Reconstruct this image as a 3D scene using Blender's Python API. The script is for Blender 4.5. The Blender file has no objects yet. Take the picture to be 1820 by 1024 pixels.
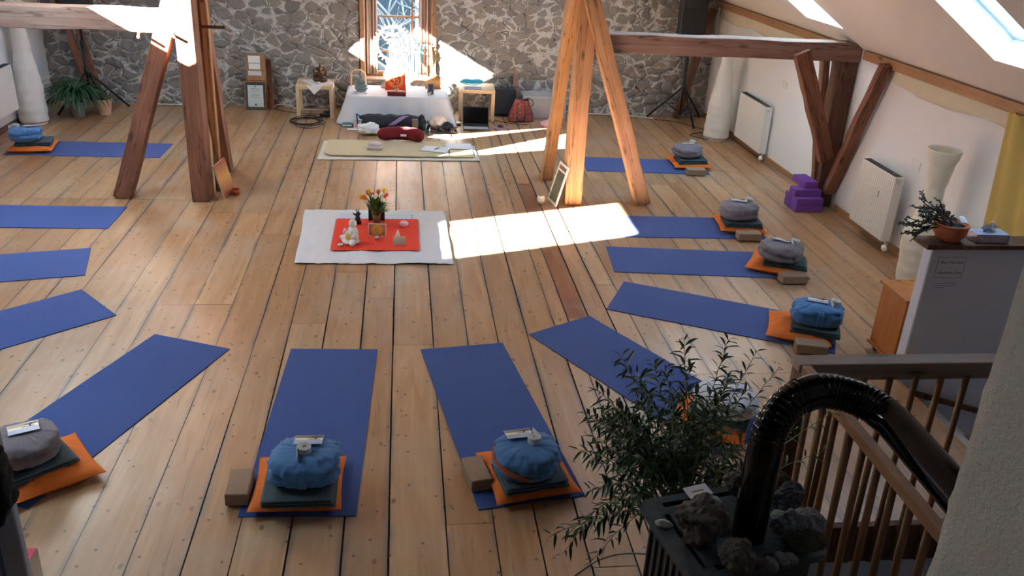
import bpy, bmesh, math, random
from mathutils import Vector, Matrix, noise, Euler
random.seed(7)
C = bpy.context.scene.collection
PI = math.pi
W_, H_ = 1820, 1024
CAMZ = 3.0
# ------------------------------------------------------------------ camera
VB, VV = (715 - 910, -205 - 512), (720 - 910, 3950 - 512)
FPX = math.sqrt(-(VB[0] * VV[0] + VB[1] * VV[1]))
_Y = Vector((VB[0], VB[1], FPX)).normalized()
_Z = -Vector((VV[0], VV[1], FPX)).normalized()
_Z = (_Z - _Y * _Z.dot(_Y)).normalized()
_X = _Y.cross(_Z)
def ray(px, py):
    v = Vector((px - 910, py - 512, FPX))
    return Vector((_X.dot(v), _Y.dot(v), _Z.dot(v)))
CAM = Vector((0, 0, CAMZ))
def G(px, py, z=0.0):            # point of the level plane z
    d = ray(px, py); return CAM + d * ((z - CAMZ) / d.z)
def AY(px, py, y):               # point of the cross plane y
    d = ray(px, py); return CAM + d * (y / d.y)
def AX(px, py, x):
    d = ray(px, py); return CAM + d * (x / d.x)
cam = bpy.data.cameras.new('camera'); camo = bpy.data.objects.new('camera', cam); C.objects.link(camo)
right = Vector((_X.x, _Y.x, _Z.x)); down = Vector((_X.y, _Y.y, _Z.y)); fwd = Vector((_X.z, _Y.z, _Z.z))
M = Matrix.Identity(4)
for i in range(3):
    M[i][0] = right[i]; M[i][1] = -down[i]; M[i][2] = -fwd[i]; M[i][3] = CAM[i]
camo.matrix_world = M
cam.sensor_width = 36; cam.lens = FPX / W_ * 36; cam.clip_start = .05; cam.clip_end = 200
bpy.context.scene.camera = camo

# ------------------------------------------------------------------ materials
MATS = {}
def newmat(name):
    m = bpy.data.materials.new(name); m.use_nodes = True
    nt = m.node_tree; b = nt.nodes['Principled BSDF']
    MATS[name] = m
    return m, nt, b
def N(nt, t, **k):
    n = nt.nodes.new(t)
    for a, v in k.items():
        if a.startswith('i_'):
            key = a[2:]
            key = int(key) if key.isdigit() else key.replace('_', ' ')
            n.inputs[key].default_value = v
        else:
            setattr(n, a, v)
    return n
def L(nt, a, b): nt.links.new(a, b)
def rgba(c): return (c[0], c[1], c[2], 1)
def mixc(nt, fac, a, b, blend='MIX'):
    n = nt.nodes.new('ShaderNodeMix'); n.data_type = 'RGBA'; n.blend_type = blend
    for sock, v in ((n.inputs[0], fac), (n.inputs[6], a), (n.inputs[7], b)):
        if hasattr(v, 'is_linked'): L(nt, v, sock)
        elif isinstance(v, (int, float)): sock.default_value = v
        else: sock.default_value = rgba(v)
    return n.outputs[2]
def coords(nt, scale=(1, 1, 1), kind='Object', rot=(0, 0, 0)):
    tc = N(nt, 'ShaderNodeTexCoord'); mp = N(nt, 'ShaderNodeMapping')
    mp.inputs['Scale'].default_value = scale; mp.inputs['Rotation'].default_value = rot
    L(nt, tc.outputs[kind], mp.inputs['Vector']); return mp.outputs['Vector']
def ramp(nt, src, stops, interp='LINEAR'):
    r = N(nt, 'ShaderNodeValToRGB'); r.color_ramp.interpolation = interp
    e = r.color_ramp.elements
    while len(e) < len(stops): e.new(.5)
    for i, (p, c) in enumerate(stops):
        e[i].position = p; e[i].color = rgba(c) if hasattr(c, '__len__') else (c, c, c, 1)
    L(nt, src, r.inputs[0]); return r.outputs[0]
def noisev(nt, vec, scale, detail=4, rough=.5, dist=0):
    n = N(nt, 'ShaderNodeTexNoise'); n.inputs['Scale'].default_value = scale
    n.inputs['Detail'].default_value = detail; n.inputs['Roughness'].default_value = rough
    n.inputs['Distortion'].default_value = dist
    L(nt, vec, n.inputs['Vector']); return n.outputs[0]
def bump(nt, b, h, strength=.3, dist=.01):
    n = N(nt, 'ShaderNodeBump'); n.inputs['Strength'].default_value = strength
    n.inputs['Distance'].default_value = dist
    L(nt, h, n.inputs['Height']); L(nt, n.outputs[0], b.inputs['Normal'])
def plain(name, col, rough=.7, var=.12, nscale=6, bmp=0, metal=0, bscale=60, spec=None, **k):
    m, nt, b = newmat(name)
    v = coords(nt)
    f = noisev(nt, v, nscale, 5)
    c = mixc(nt, f, [x * (1 - var) for x in col], [min(1, x * (1 + var)) for x in col])
    L(nt, c, b.inputs['Base Color'])
    b.inputs['Roughness'].default_value = rough; b.inputs['Metallic'].default_value = metal
    if spec is not None: b.inputs['Specular IOR Level'].default_value = spec
    for a, val in k.items(): b.inputs[a.replace('_', ' ')].default_value = val
    if bmp: bump(nt, b, noisev(nt, v, bscale, 4), bmp, .004)
    return m
def glassy(name, col, rough=.02, ior=1.45, trans=1.0, alpha=1.0):
    m, nt, b = newmat(name)
    b.inputs['Base Color'].default_value = rgba(col); b.inputs['Roughness'].default_value = rough
    b.inputs['Transmission Weight'].default_value = trans; b.inputs['IOR'].default_value = ior
    b.inputs['Alpha'].default_value = alpha
    return m
def wood(name, c1, c2, rough=.6, grain=1.0, axis='Z', knots=True, bmp=.25, crack=True):
    m, nt, b = newmat(name)
    sc = {'Z': (14, 14, 1.1), 'X': (1.1, 14, 14), 'Y': (14, 1.1, 14)}[axis]
    v = coords(nt, sc)
    oi = N(nt, 'ShaderNodeObjectInfo')
    ad = N(nt, 'ShaderNodeVectorMath', operation='ADD'); L(nt, v, ad.inputs[0])
    ms = N(nt, 'ShaderNodeVectorMath', operation='SCALE'); ms.inputs[0].default_value = (37, 11, 23); L(nt, oi.outputs['Random'], ms.inputs['Scale'])
    L(nt, ms.outputs[0], ad.inputs[1]); v = ad.outputs[0]
    g = noisev(nt, v, 1.0 * grain, 8, .62, .6)
    col = ramp(nt, g, [(.28, c2), (.5, [(a + d) / 2 for a, d in zip(c1, c2)]), (.68, c1)])
    big = noisev(nt, coords(nt, (1, 1, 1)), 1.7, 3)
    col = mixc(nt, ramp(nt, big, [(.35, 0), (.7, .45)]), col, [x * .62 for x in c2])
    if knots:
        sk = {'Z': (7, 7, 2.6), 'X': (2.6, 7, 7), 'Y': (7, 2.6, 7)}[axis]
        vo = N(nt, 'ShaderNodeTexVoronoi'); vo.inputs['Scale'].default_value = .9
        L(nt, coords(nt, sk), vo.inputs['Vector'])
        kf = ramp(nt, vo.outputs['Distance'], [(.0, .85), (.10, .5), (.16, 0)])
        col = mixc(nt, kf, col, [x * .22 for x in c2])
    h = g
    if crack:
        sc2 = {'Z': (9, 9, .45), 'X': (.45, 9, 9), 'Y': (9, .45, 9)}[axis]
        cr = noisev(nt, coords(nt, sc2), 1.3, 6, .55, .3)
        cf = ramp(nt, cr, [(.482, 0), (.5, 1), (.518, 0)])
        cm = N(nt, 'ShaderNodeMath', operation='MULTIPLY'); cm.inputs[1].default_value = .85; L(nt, cf, cm.inputs[0])
        col = mixc(nt, cm.outputs[0], col, [x * .15 for x in c2])
    L(nt, col, b.inputs['Base Color']); b.inputs['Roughness'].default_value = rough
    b.inputs['Specular IOR Level'].default_value = .3
    bump(nt, b, h, bmp, .006)
    return m
wood('old_timber', (.30, .135, .08), (.16, .065, .04), .7)
wood('worn_timber', (.36, .24, .19), (.22, .125, .095), .7, axis='Z')
wood('pale_timber', (.60, .36, .19), (.40, .205, .095), .65)
wood('dark_timber', (.20, .10, .065), (.10, .05, .033), .75)
wood('grey_timber', (.36, .25, .20), (.22, .14, .11), .7, axis='X')
wood('pine_trim', (.46, .26, .13), (.32, .17, .085), .55, axis='Y', crack=False, bmp=.1)
wood('pine_trimx', (.50, .30, .15), (.36, .19, .085), .55, axis='X', crack=False, bmp=.1)
wood('cabinet_wood', (.55, .22, .06), (.38, .13, .03), .45, axis='Z', crack=False, bmp=.1)
wood('rail_wood', (.33, .27, .23), (.21, .16, .13), .6, axis='X', crack=False, bmp=.15)
wood('baluster_wood', (.27, .145, .07), (.17, .085, .04), .5, axis='Z', crack=False, bmp=.1)
wood('birch', (.72, .56, .36), (.62, .46, .28), .5, axis='Z', knots=False, crack=False, bmp=.05)
plain('white_wall', (.86, .87, .88), .85, .03, 3, .15, bscale=90)
plain('ceiling_paint', (.78, .76, .71), .9, .04, 2.5, .15, bscale=70)
plain('reveal_paint', (.72, .78, .84), .8, .03, 3)
plain('white_lacquer', (.80, .80, .77), .35, .03, 3)
plain('radiator_enamel', (.78, .78, .74), .4, .03, 3)
plain('dark_grey', (.05, .05, .055), .6, .2)
plain('black_plastic', (.012, .013, .016), .45, .2)
plain('black_metal', (.015, .015, .018), .35, .2, metal=.4)
plain('chrome', (.6, .6, .62), .25, .05, metal=1)
plain('cream_paper_lamp', (.78, .74, .62), .8, .05, 8, .5, bscale=25)
plain('white_paper_lamp', (.80, .80, .76), .8, .05, 8, .5, bscale=25)
plain('paper', (.85, .86, .88), .7, .02)
plain('ink', (.03, .03, .06), .7, .1)
plain('cork', (.27, .19, .13), .85, .25, 90, .4, bscale=200)
plain('blanket_grey', (.055, .085, .10), .95, .25, 60, .5, bscale=250)
plain('orange_cotton', (.62, .145, .014), .85, .10, 12, .4, bscale=220)
plain('white_cotton', (.82, .83, .84), .9, .04, 5, .4, bscale=30)
plain('white_linen', (.64, .67, .72), .9, .04, 5, .35, bscale=14)
plain('red_felt', (.70, .045, .02), .9, .08, 20, .3, bscale=200)
plain('maroon_cotton', (.17, .006, .011), .9, .2, 15, .5, bscale=80)
plain('purple_foam', (.17, .055, .36), .8, .1, 40, .3, bscale=220)
plain('beige_wool', (.58, .50, .32), .95, .08, 25, .5, bscale=150)
plain('cream_wool', (.70, .66, .56), .95, .06, 25, .5, bscale=150)
plain('bag_black', (.018, .024, .034), .8, .3, 12, .4, bscale=60)
plain('lilac', (.34, .22, .40), .8, .1)
plain('dove_blue', (.30, .36, .55), .8, .05)
plain('teal_satin', (.02, .36, .50), .5, .2, 12)
plain('terracotta', (.52, .16, .07), .8, .2, 9, .2)
plain('pale_clay', (.62, .36, .24), .8, .12, 9, .2)
plain('grey_pot', (.22, .22, .19), .8, .15, 9, .2)
plain('blue_glaze', (.03, .06, .09), .3, .2)
plain('soil', (.035, .022, .015), .95, .4, 40, .6)
plain('stone_white', (.74, .72, .68), .5, .06, 12, .15)
plain('verdigris', (.16, .22, .22), .6, .35, 25, .3)
plain('bronze', (.10, .055, .03), .4, .4, 25, .2, metal=.7)
plain('pale_bronze', (.55, .47, .36), .4, .25, 25, .2, metal=.5)
plain('pink_crystal', (.72, .48, .56), .3, .12, 25)
plain('pink_cloth', (.74, .42, .45), .9, .1, 25, .4)
plain('black_cloth', (.012, .012, .018), .9, .2)
plain('yellow_curtain', (.50, .37, .11), .85, .08, 6, .2)
plain('striped_curtain', (.50, .33, .26), .85, .1, 6)
plain('gauze', (.62, .58, .46), .9, .06, 6)
plain('skin_beige', (.62, .55, .5), .9, .12, 20, .4)
plain('yellow_note', (.9, .52, .06), .7, .05)
plain('ochre', (.85, .50, .10), .8, .05)
plain('tulip_yellow', (.9, .62, .02), .6, .12, 30)
plain('tulip_orange', (.75, .20, .03), .6, .12, 30)
plain('tulip_white', (.9, .88, .68), .6, .05, 30)
plain('tulip_red', (.75, .05, .04), .6, .12, 30)
plain('leaf_green', (.045, .13, .025), .5, .3, 20)
plain('leaf_mid', (.035, .07, .022), .5, .35, 14)
plain('spider_leaf', (.025, .075, .025), .5, .35, 14)
plain('leaf_grey', (.05, .065, .045), .55, .35, 14)
plain('stem_green', (.16, .20, .07), .6, .3, 14)
plain('stem_brown', (.10, .065, .045), .7, .3, 14)
plain('red_card', (.66, .02, .07), .6, .05)
plain('carton', (.62, .58, .50), .8, .06)
plain('runner_blue', (.50, .62, .78), .7, .04)
plain('yellow_pale', (.72, .60, .28), .9, .06)
plain('teal_box', (.05, .28, .30), .6, .1)
plain('pink_box', (.66, .30, .42), .6, .2, 40)
plain('blue_box', (.18, .48, .74), .6, .15, 30)
plain('green_box', (.16, .42, .10), .6, .1)
plain('sandal_leather', (.07, .05, .04), .5, .3, 20)
plain('keyboard_grey', (.42, .45, .50), .5, .05)
plain('steps_paint', (.60, .63, .70), .8, .04)
plain('shade_grey', (.16, .16, .17), .9, .1)
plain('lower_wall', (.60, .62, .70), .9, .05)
plain('bark_pale', (.30, .30, .30), .9, .2, 8)
plain('house_dark', (.03, .05, .065), .8, .2, 3)
plain('house_white', (.30, .32, .34), .9, .05, 3)
plain('snow', (.25, .26, .28), .9, .03)
plain('scarf_dark', (.016, .02, .018), .95, .9, 25, .8, bscale=90)
plain('soot_cast', (.018, .019, .022), .55, .3, 20, .2)
plain('cream_label', (.7, .68, .7), .7, .1, 40)
plain('tealight_metal', (.55, .52, .50), .35, .1, metal=.6)
plain('orange_glass', (.75, .06, .01), .1, .1, Transmission_Weight=.5)
def thin_glass(name, tint, g=.10):
    m, nt, b = newmat(name); mx = N(nt, 'ShaderNodeMixShader'); tr = N(nt, 'ShaderNodeBsdfTransparent'); gl = N(nt, 'ShaderNodeBsdfGlossy')
    tr.inputs[0].default_value = rgba(tint); gl.inputs['Roughness'].default_value = .05
    fr = N(nt, 'ShaderNodeLayerWeight'); fr.inputs[0].default_value = g; L(nt, fr.outputs['Facing'], mx.inputs[0])
    L(nt, tr.outputs[0], mx.inputs[1]); L(nt, gl.outputs[0], mx.inputs[2]); L(nt, mx.outputs[0], nt.nodes['Material Output'].inputs[0])
thin_glass('clear_glass', (.90, .94, .93)); thin_glass('bottle_glass', (.55, .72, .76), .2)
plain('white_in_blue_shade', (.68, .73, .86), .85, .03, 3, .15)  # white half wall and notices, the blue of their shade mixed into the colour
wood('rail_brown', (.34, .19, .095), (.22, .115, .055), .6, axis='Y', crack=False, bmp=.15)
m_, nt_, b_ = newmat('window_glass')      # thin clear pane
mx = N(nt_, 'ShaderNodeMixShader'); tr = N(nt_, 'ShaderNodeBsdfTransparent'); gl = N(nt_, 'ShaderNodeBsdfGlossy')
gl.inputs['Roughness'].default_value = .02; mx.inputs[0].default_value = .06
L(nt_, tr.outputs[0], mx.inputs[1]); L(nt_, gl.outputs[0], mx.inputs[2]); L(nt_, mx.outputs[0], nt_.nodes['Material Output'].inputs[0])
m_, nt_, b_ = newmat('clear_plastic')
b_.inputs['Base Color'].default_value = (.75, .78, .8, 1); b_.inputs['Roughness'].default_value = .25; b_.inputs['Alpha'].default_value = .38
m_, nt_, b_ = newmat('wrap_film')
b_.inputs['Base Color'].default_value = (.8, .7, .74, 1); b_.inputs['Roughness'].default_value = .12; b_.inputs['Alpha'].default_value = .75
m_, nt_, b_ = newmat('string_net')
b_.inputs['Base Color'].default_value = (.35, .40, .45, 1); b_.inputs['Alpha'].default_value = .55; b_.inputs['Roughness'].default_value = .8
m_, nt_, b_ = newmat('gloss_enamel')
b_.inputs['Base Color'].default_value = (.003, .003, .004, 1); b_.inputs['Roughness'].default_value = .09; b_.inputs['Specular IOR Level'].default_value = .2

def mat_fabric(name, col, weave=260, var=.12, sheen=.2):
    m, nt, b = newmat(name); v = coords(nt)
    f = noisev(nt, v, weave, 2); f2 = noisev(nt, v, 4, 4)
    c = mixc(nt, f, [x * (1 - var) for x in col], [x * (1 + var) for x in col])
    c = mixc(nt, f2, c, [x * 1.12 for x in col], 'MIX')
    L(nt, c, b.inputs['Base Color']); b.inputs['Roughness'].default_value = .85
    b.inputs['Sheen Weight'].default_value = sheen; b.inputs['Specular IOR Level'].default_value = .25
    bump(nt, b, f, .25, .003); return m
mat_fabric('mat_blue', (.013, .052, .225), 190, .22)
mat_fabric('cushion_blue', (.055, .165, .37), 120, .1)
mat_fabric('cushion_grey', (.155, .14, .165), 120, .1)
mat_fabric('cushion_white', (.62, .66, .72), 120, .05)
mat_fabric('strap_cotton', (.50, .52, .50), 120, .08)
mat_fabric('band_orange', (.30, .07, .02), 120, .1)

def floor_mat():
    m, nt, b = newmat('floor_boards')
    at = N(nt, 'ShaderNodeAttribute', attribute_name='tone')
    sep = N(nt, 'ShaderNodeSeparateColor'); L(nt, at.outputs['Color'], sep.inputs[0])
    tc = N(nt, 'ShaderNodeTexCoord')
    off = N(nt, 'ShaderNodeCombineXYZ')
    mm = N(nt, 'ShaderNodeMath', operation='MULTIPLY'); mm.inputs[1].default_value = 57.0; L(nt, sep.outputs[1], mm.inputs[0]); L(nt, mm.outputs[0], off.inputs[1]); L(nt, mm.outputs[0], off.inputs[2])
    ad = N(nt, 'ShaderNodeVectorMath', operation='ADD'); L(nt, tc.outputs['Object'], ad.inputs[0]); L(nt, off.outputs[0], ad.inputs[1])
    def mp(sc):
        n = N(nt, 'ShaderNodeMapping'); n.inputs['Scale'].default_value = sc; L(nt, ad.outputs[0], n.inputs['Vector']); return n.outputs[0]
    g = noisev(nt, mp((9, .8, 1)), 1.0, 7, .58, 1.0)
    col = ramp(nt, g, [(.25, (.35, .20, .095)), (.5, (.46, .28, .145)), (.75, (.55, .365, .205))])
    fine = noisev(nt, mp((55, 2.2, 1)), 1.0, 4, .6, .3)
    col = mixc(nt, ramp(nt, fine, [(.3, .28), (.6, 0)]), col, (.30, .17, .09))
    # tone of the individual board
    tn = N(nt, 'ShaderNodeMath', operation='MULTIPLY'); tn.inputs[1].default_value = .95; L(nt, sep.outputs[0], tn.inputs[0])
    col = mixc(nt, tn.outputs[0], col, (.68, .58, .48), 'MULTIPLY')
    col = mixc(nt, sep.outputs[2], col, (.60, .38, .26), 'MULTIPLY')
    # wear: scrubbed grey patches
    w = noisev(nt, tc.outputs['Object'], 1.1, 6, .55, .3)
    col = mixc(nt, ramp(nt, w, [(.46, 0), (.72, .55)]), col, (.38, .315, .25))
    w2 = noisev(nt, mp((2.2, .8, 1)), 1.6, 6, .62)
    col = mixc(nt, ramp(nt, w2, [(.56, 0), (.76, .5)]), col, (.34, .275, .22))
    # dark dirt beside the joints (board edge distance stored in alpha-like second attribute)
    ed = N(nt, 'ShaderNodeAttribute', attribute_name='edge')
    en = noisev(nt, mp((1.2, .9, 1)), 1.3, 5, .6)
    em = N(nt, 'ShaderNodeMath', operation='MULTIPLY'); L(nt, ramp(nt, ed.outputs['Fac'], [(.55, 0), (1.0, 1)]), em.inputs[0]); L(nt, ramp(nt, en, [(.44, 0), (.58, .85)]), em.inputs[1])
    col = mixc(nt, em.outputs[0], col, (.14, .13, .13))
    # knots, often in pairs of crescents
    vo = N(nt, 'ShaderNodeTexVoronoi', voronoi_dimensions='2D'); vo.inputs['Scale'].default_value = 1.0
    L(nt, mp((4.2, 2.4, 1)), vo.inputs['Vector'])
    kn = noisev(nt, mp((1, 1, 1)), 30, 3)
    ka = N(nt, 'ShaderNodeMath', operation='MULTIPLY_ADD'); L(nt, kn, ka.inputs[0]); ka.inputs[1].default_value = .03; L(nt, vo.outputs['Distance'], ka.inputs[2])
    kf = ramp(nt, ka.outputs[0], [(0, .8), (.055, .65), (.075, 0)])
    kq = N(nt, 'ShaderNodeMath', operation='MULTIPLY'); L(nt, kf, kq.inputs[0]); L(nt, ramp(nt, noisev(nt, mp((1.7, 1.3, 1)), 2.3, 2), [(.44, 0), (.52, 1)]), kq.inputs[1])
    col = mixc(nt, kq.outputs[0], col, (.13, .06, .032))
    vo2 = N(nt, 'ShaderNodeTexVoronoi', voronoi_dimensions='2D'); vo2.inputs['Scale'].default_value = 1.0
    L(nt, mp((5.3, 4.6, 1)), vo2.inputs['Vector'])
    col = mixc(nt, ramp(nt, vo2.outputs['Distance'], [(0, .85), (.035, .7), (.05, 0)]), col, (.07, .035, .02))
    # fine long cracks
    cr = noisev(nt, mp((15, .33, 1)), 1.0, 3, .5, .15)
    cf = ramp(nt, cr, [(.494, 0), (.5, .6), (.506, 0)])
    cf2 = ramp(nt, noisev(nt, mp((1.1, .8, 1)), 1.9, 2), [(.5, 0), (.58, 1)])
    cmx = N(nt, 'ShaderNodeMath', operation='MULTIPLY'); L(nt, cf, cmx.inputs[0]); L(nt, cf2, cmx.inputs[1]); cf = cmx.outputs[0]
    col = mixc(nt, cf, col, (.07, .04, .03))
    L(nt, col, b.inputs['Base Color'])
    rr = noisev(nt, mp((3, .9, 1)), 1.5, 6, .6)
    L(nt, ramp(nt, rr, [(.3, .30), (.7, .46)]), b.inputs['Roughness'])
    b.inputs['Specular IOR Level'].default_value = .6
    hh = noisev(nt, mp((5, .9, 1)), 1.0, 5, .55)
    bump(nt, b, hh, .30, .012)
floor_mat()

def stone_mat():
    m, nt, b = newmat('rubble_stone')
    tc = N(nt, 'ShaderNodeTexCoord')
    nz = N(nt, 'ShaderNodeTexNoise'); nz.inputs['Scale'].default_value = 2.6; nz.inputs['Detail'].default_value = 4
    L(nt, tc.outputs['Object'], nz.inputs['Vector'])
    su = N(nt, 'ShaderNodeVectorMath', operation='SUBTRACT'); L(nt, nz.outputs['Color'], su.inputs[0]); su.inputs[1].default_value = (.5, .5, .5)
    sl = N(nt, 'ShaderNodeVectorMath', operation='SCALE'); sl.inputs['Scale'].default_value = .22; L(nt, su.outputs[0], sl.inputs[0])
    ad = N(nt, 'ShaderNodeVectorMath', operation='ADD'); L(nt, tc.outputs['Object'], ad.inputs[0]); L(nt, sl.outputs[0], ad.inputs[1])
    mp = N(nt, 'ShaderNodeMapping'); mp.inputs['Scale'].default_value = (5.2, 1.2, 8.2); L(nt, ad.outputs[0], mp.inputs['Vector'])
    v1 = N(nt, 'ShaderNodeTexVoronoi'); L(nt, mp.outputs[0], v1.inputs['Vector']); v1.inputs['Scale'].default_value = 1
    ve = N(nt, 'ShaderNodeTexVoronoi', feature='DISTANCE_TO_EDGE'); L(nt, mp.outputs[0], ve.inputs['Vector']); ve.inputs['Scale'].default_value = 1
    sep = N(nt, 'ShaderNodeSeparateColor'); L(nt, v1.outputs['Color'], sep.inputs[0])
    base = ramp(nt, sep.outputs[0], [(0, (.25, .235, .225)), (.35, (.31, .295, .28)), (.6, (.36, .325, .28)), (.8, (.28, .27, .265)), (1, (.40, .355, .30))])
    fine = noisev(nt, tc.outputs['Object'], 28, 7, .7)
    base = mixc(nt, ramp(nt, fine, [(.3, .5), (.7, 0)]), base, (.12, .11, .10))
    # lime mortar: wide uneven joints that wash over many stones
    mo = noisev(nt, tc.outputs['Object'], 4.2, 9, .68, 0)
    mt = N(nt, 'ShaderNodeMath', operation='SUBTRACT'); L(nt, ve.outputs['Distance'], mt.inputs[0]); L(nt, mo, mt.inputs[1])
    mu = N(nt, 'ShaderNodeMath', operation='ADD'); L(nt, mt.outputs[0], mu.inputs[0]); mu.inputs[1].default_value = .465
    mf = ramp(nt, mu.outputs[0], [(.015, .82), (.06, 0)])
    mcol = mixc(nt, ramp(nt, fine, [(.3, 0), (.7, 1)]), (.48, .47, .455), (.74, .73, .71))
    col = mixc(nt, mf, base, mcol)
    jo = ramp(nt, ve.outputs['Distance'], [(0, .9), (.02, .8), (.045, 0)])
    jn = ramp(nt, noisev(nt, tc.outputs['Object'], 6.1, 4), [(.50, 0), (.56, 1)])
    jm = N(nt, 'ShaderNodeMath', operation='MULTIPLY'); L(nt, jo, jm.inputs[0]); L(nt, jn, jm.inputs[1])
    col = mixc(nt, jm.outputs[0], col, (.05, .045, .04))
    mm = mt
    L(nt, col, b.inputs['Base Color']); b.inputs['Roughness'].default_value = .95; b.inputs['Specular IOR Level'].default_value = .15
    hm = mixc(nt, .45, ramp(nt, ve.outputs['Distance'], [(0, 0), (.2, 1)]), mo)
    hm = mixc(nt, .3, hm, fine)
    bump(nt, b, hm, .9, .045)
stone_mat()

def rough_plaster():
    m, nt, b = newmat('rough_plaster'); v = coords(nt)
    f = noisev(nt, v, 60, 6, .7); f2 = noisev(nt, v, 3, 4)
    c = mixc(nt, f, (.62, .63, .56), (.80, .80, .73)); c = mixc(nt, ramp(nt, f, [(.28, .7), (.38, 0)]), c, (.25, .25, .22))
    L(nt, c, b.inputs['Base Color']); b.inputs['Roughness'].default_value = .95
    bump(nt, b, f, 1.0, .012)
rough_plaster()
def rock_mat(name, a, c, s=7):
    m, nt, b = newmat(name); v = coords(nt)
    f = noisev(nt, v, s, 8, .7, 1.5); w = noisev(nt, v, s * 4, 6, .7)
    col = ramp(nt, f, [(.3, a), (.5, [(x + y) / 2 for x, y in zip(a, c)]), (.68, c)])
    col = mixc(nt, ramp(nt, w, [(.3, .6), (.6, 0)]), col, [x * .35 for x in a])
    L(nt, col, b.inputs['Base Color']); b.inputs['Roughness'].default_value = .7
    bump(nt, b, w, .8, .012)
rock_mat('rock_brown', (.035, .027, .024), (.15, .115, .10), 13)
rock_mat('rock_grey', (.06, .065, .08), (.36, .37, .42), 9)
rock_mat('rock_dark', (.02, .022, .028), (.09, .10, .12))
rock_mat('rock_moss', (.02, .02, .014), (.06, .06, .042), 14)
rock_mat('pebble_pale', (.28, .32, .30), (.50, .54, .52), 12)
rock_mat('slate_top', (.022, .032, .040), (.05, .066, .078), 5)

def striped(name, c1, c2, scale, axis=1, w=.5):
    m, nt, b = newmat(name)
    tc = N(nt, 'ShaderNodeTexCoord'); sp = N(nt, 'ShaderNodeSeparateXYZ'); L(nt, tc.outputs['Object'], sp.inputs[0])
    mu = N(nt, 'ShaderNodeMath', operation='MULTIPLY'); mu.inputs[1].default_value = scale; L(nt, sp.outputs[axis], mu.inputs[0])
    fr = N(nt, 'ShaderNodeMath', operation='FRACT'); L(nt, mu.outputs[0], fr.inputs[0])
    L(nt, ramp(nt, fr.outputs[0], [(0, c1), (w, c2)], 'CONSTANT'), b.inputs['Base Color']); b.inputs['Roughness'].default_value = .85
striped('curtain_stripes', (.42, .25, .19), (.66, .55, .50), 11, 0, .55)
def handbag_mat():
    m, nt, b = newmat('handbag_print'); v = coords(nt)
    vo = N(nt, 'ShaderNodeTexVoronoi'); vo.inputs['Scale'].default_value = 26; L(nt, v, vo.inputs['Vector'])
    c = ramp(nt, vo.outputs['Distance'], [(0, (.45, .30, .24)), (.22, (.27, .07, .055)), (.4, (.17, .022, .02))])
    L(nt, c, b.inputs['Base Color']); b.inputs['Roughness'].default_value = .55
handbag_mat()
def glow_canvas():
    m, nt, b = newmat('sunset_canvas')
    tc = N(nt, 'ShaderNodeTexCoord'); sp = N(nt, 'ShaderNodeSeparateXYZ'); L(nt, tc.outputs['Generated'], sp.inputs[0])
    c = ramp(nt, sp.outputs[2], [(0, (.34, .07, .03)), (.35, (.62, .30, .10)), (.55, (.74, .42, .14)), (1, (.36, .06, .03))])
    L(nt, c, b.inputs['Base Color']); b.inputs['Roughness'].default_value = .5
glow_canvas()
def pastel():
    m, nt, b = newmat('pastel_print'); v = coords(nt)
    f = noisev(nt, v, 9, 3)
    L(nt, ramp(nt, f, [(.3, (.50, .48, .62)), (.5, (.66, .62, .40)), (.7, (.62, .56, .14))]), b.inputs['Base Color'])
pastel()
def green_print():
    m, nt, b = newmat('mirror_green')
    b.inputs['Base Color'].default_value = (.20, .22, .16, 1); b.inputs['Roughness'].default_value = .12; b.inputs['Metallic'].default_value = .5
green_print()
def certificate():
    m, nt, b = newmat('certificate_paper'); v = coords(nt)
    L(nt, ramp(nt, noisev(nt, v, 3, 2), [(.3, (.50, .60, .58)), (.7, (.66, .74, .72))]), b.inputs['Base Color']); b.inputs['Roughness'].default_value = .3
certificate()

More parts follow.
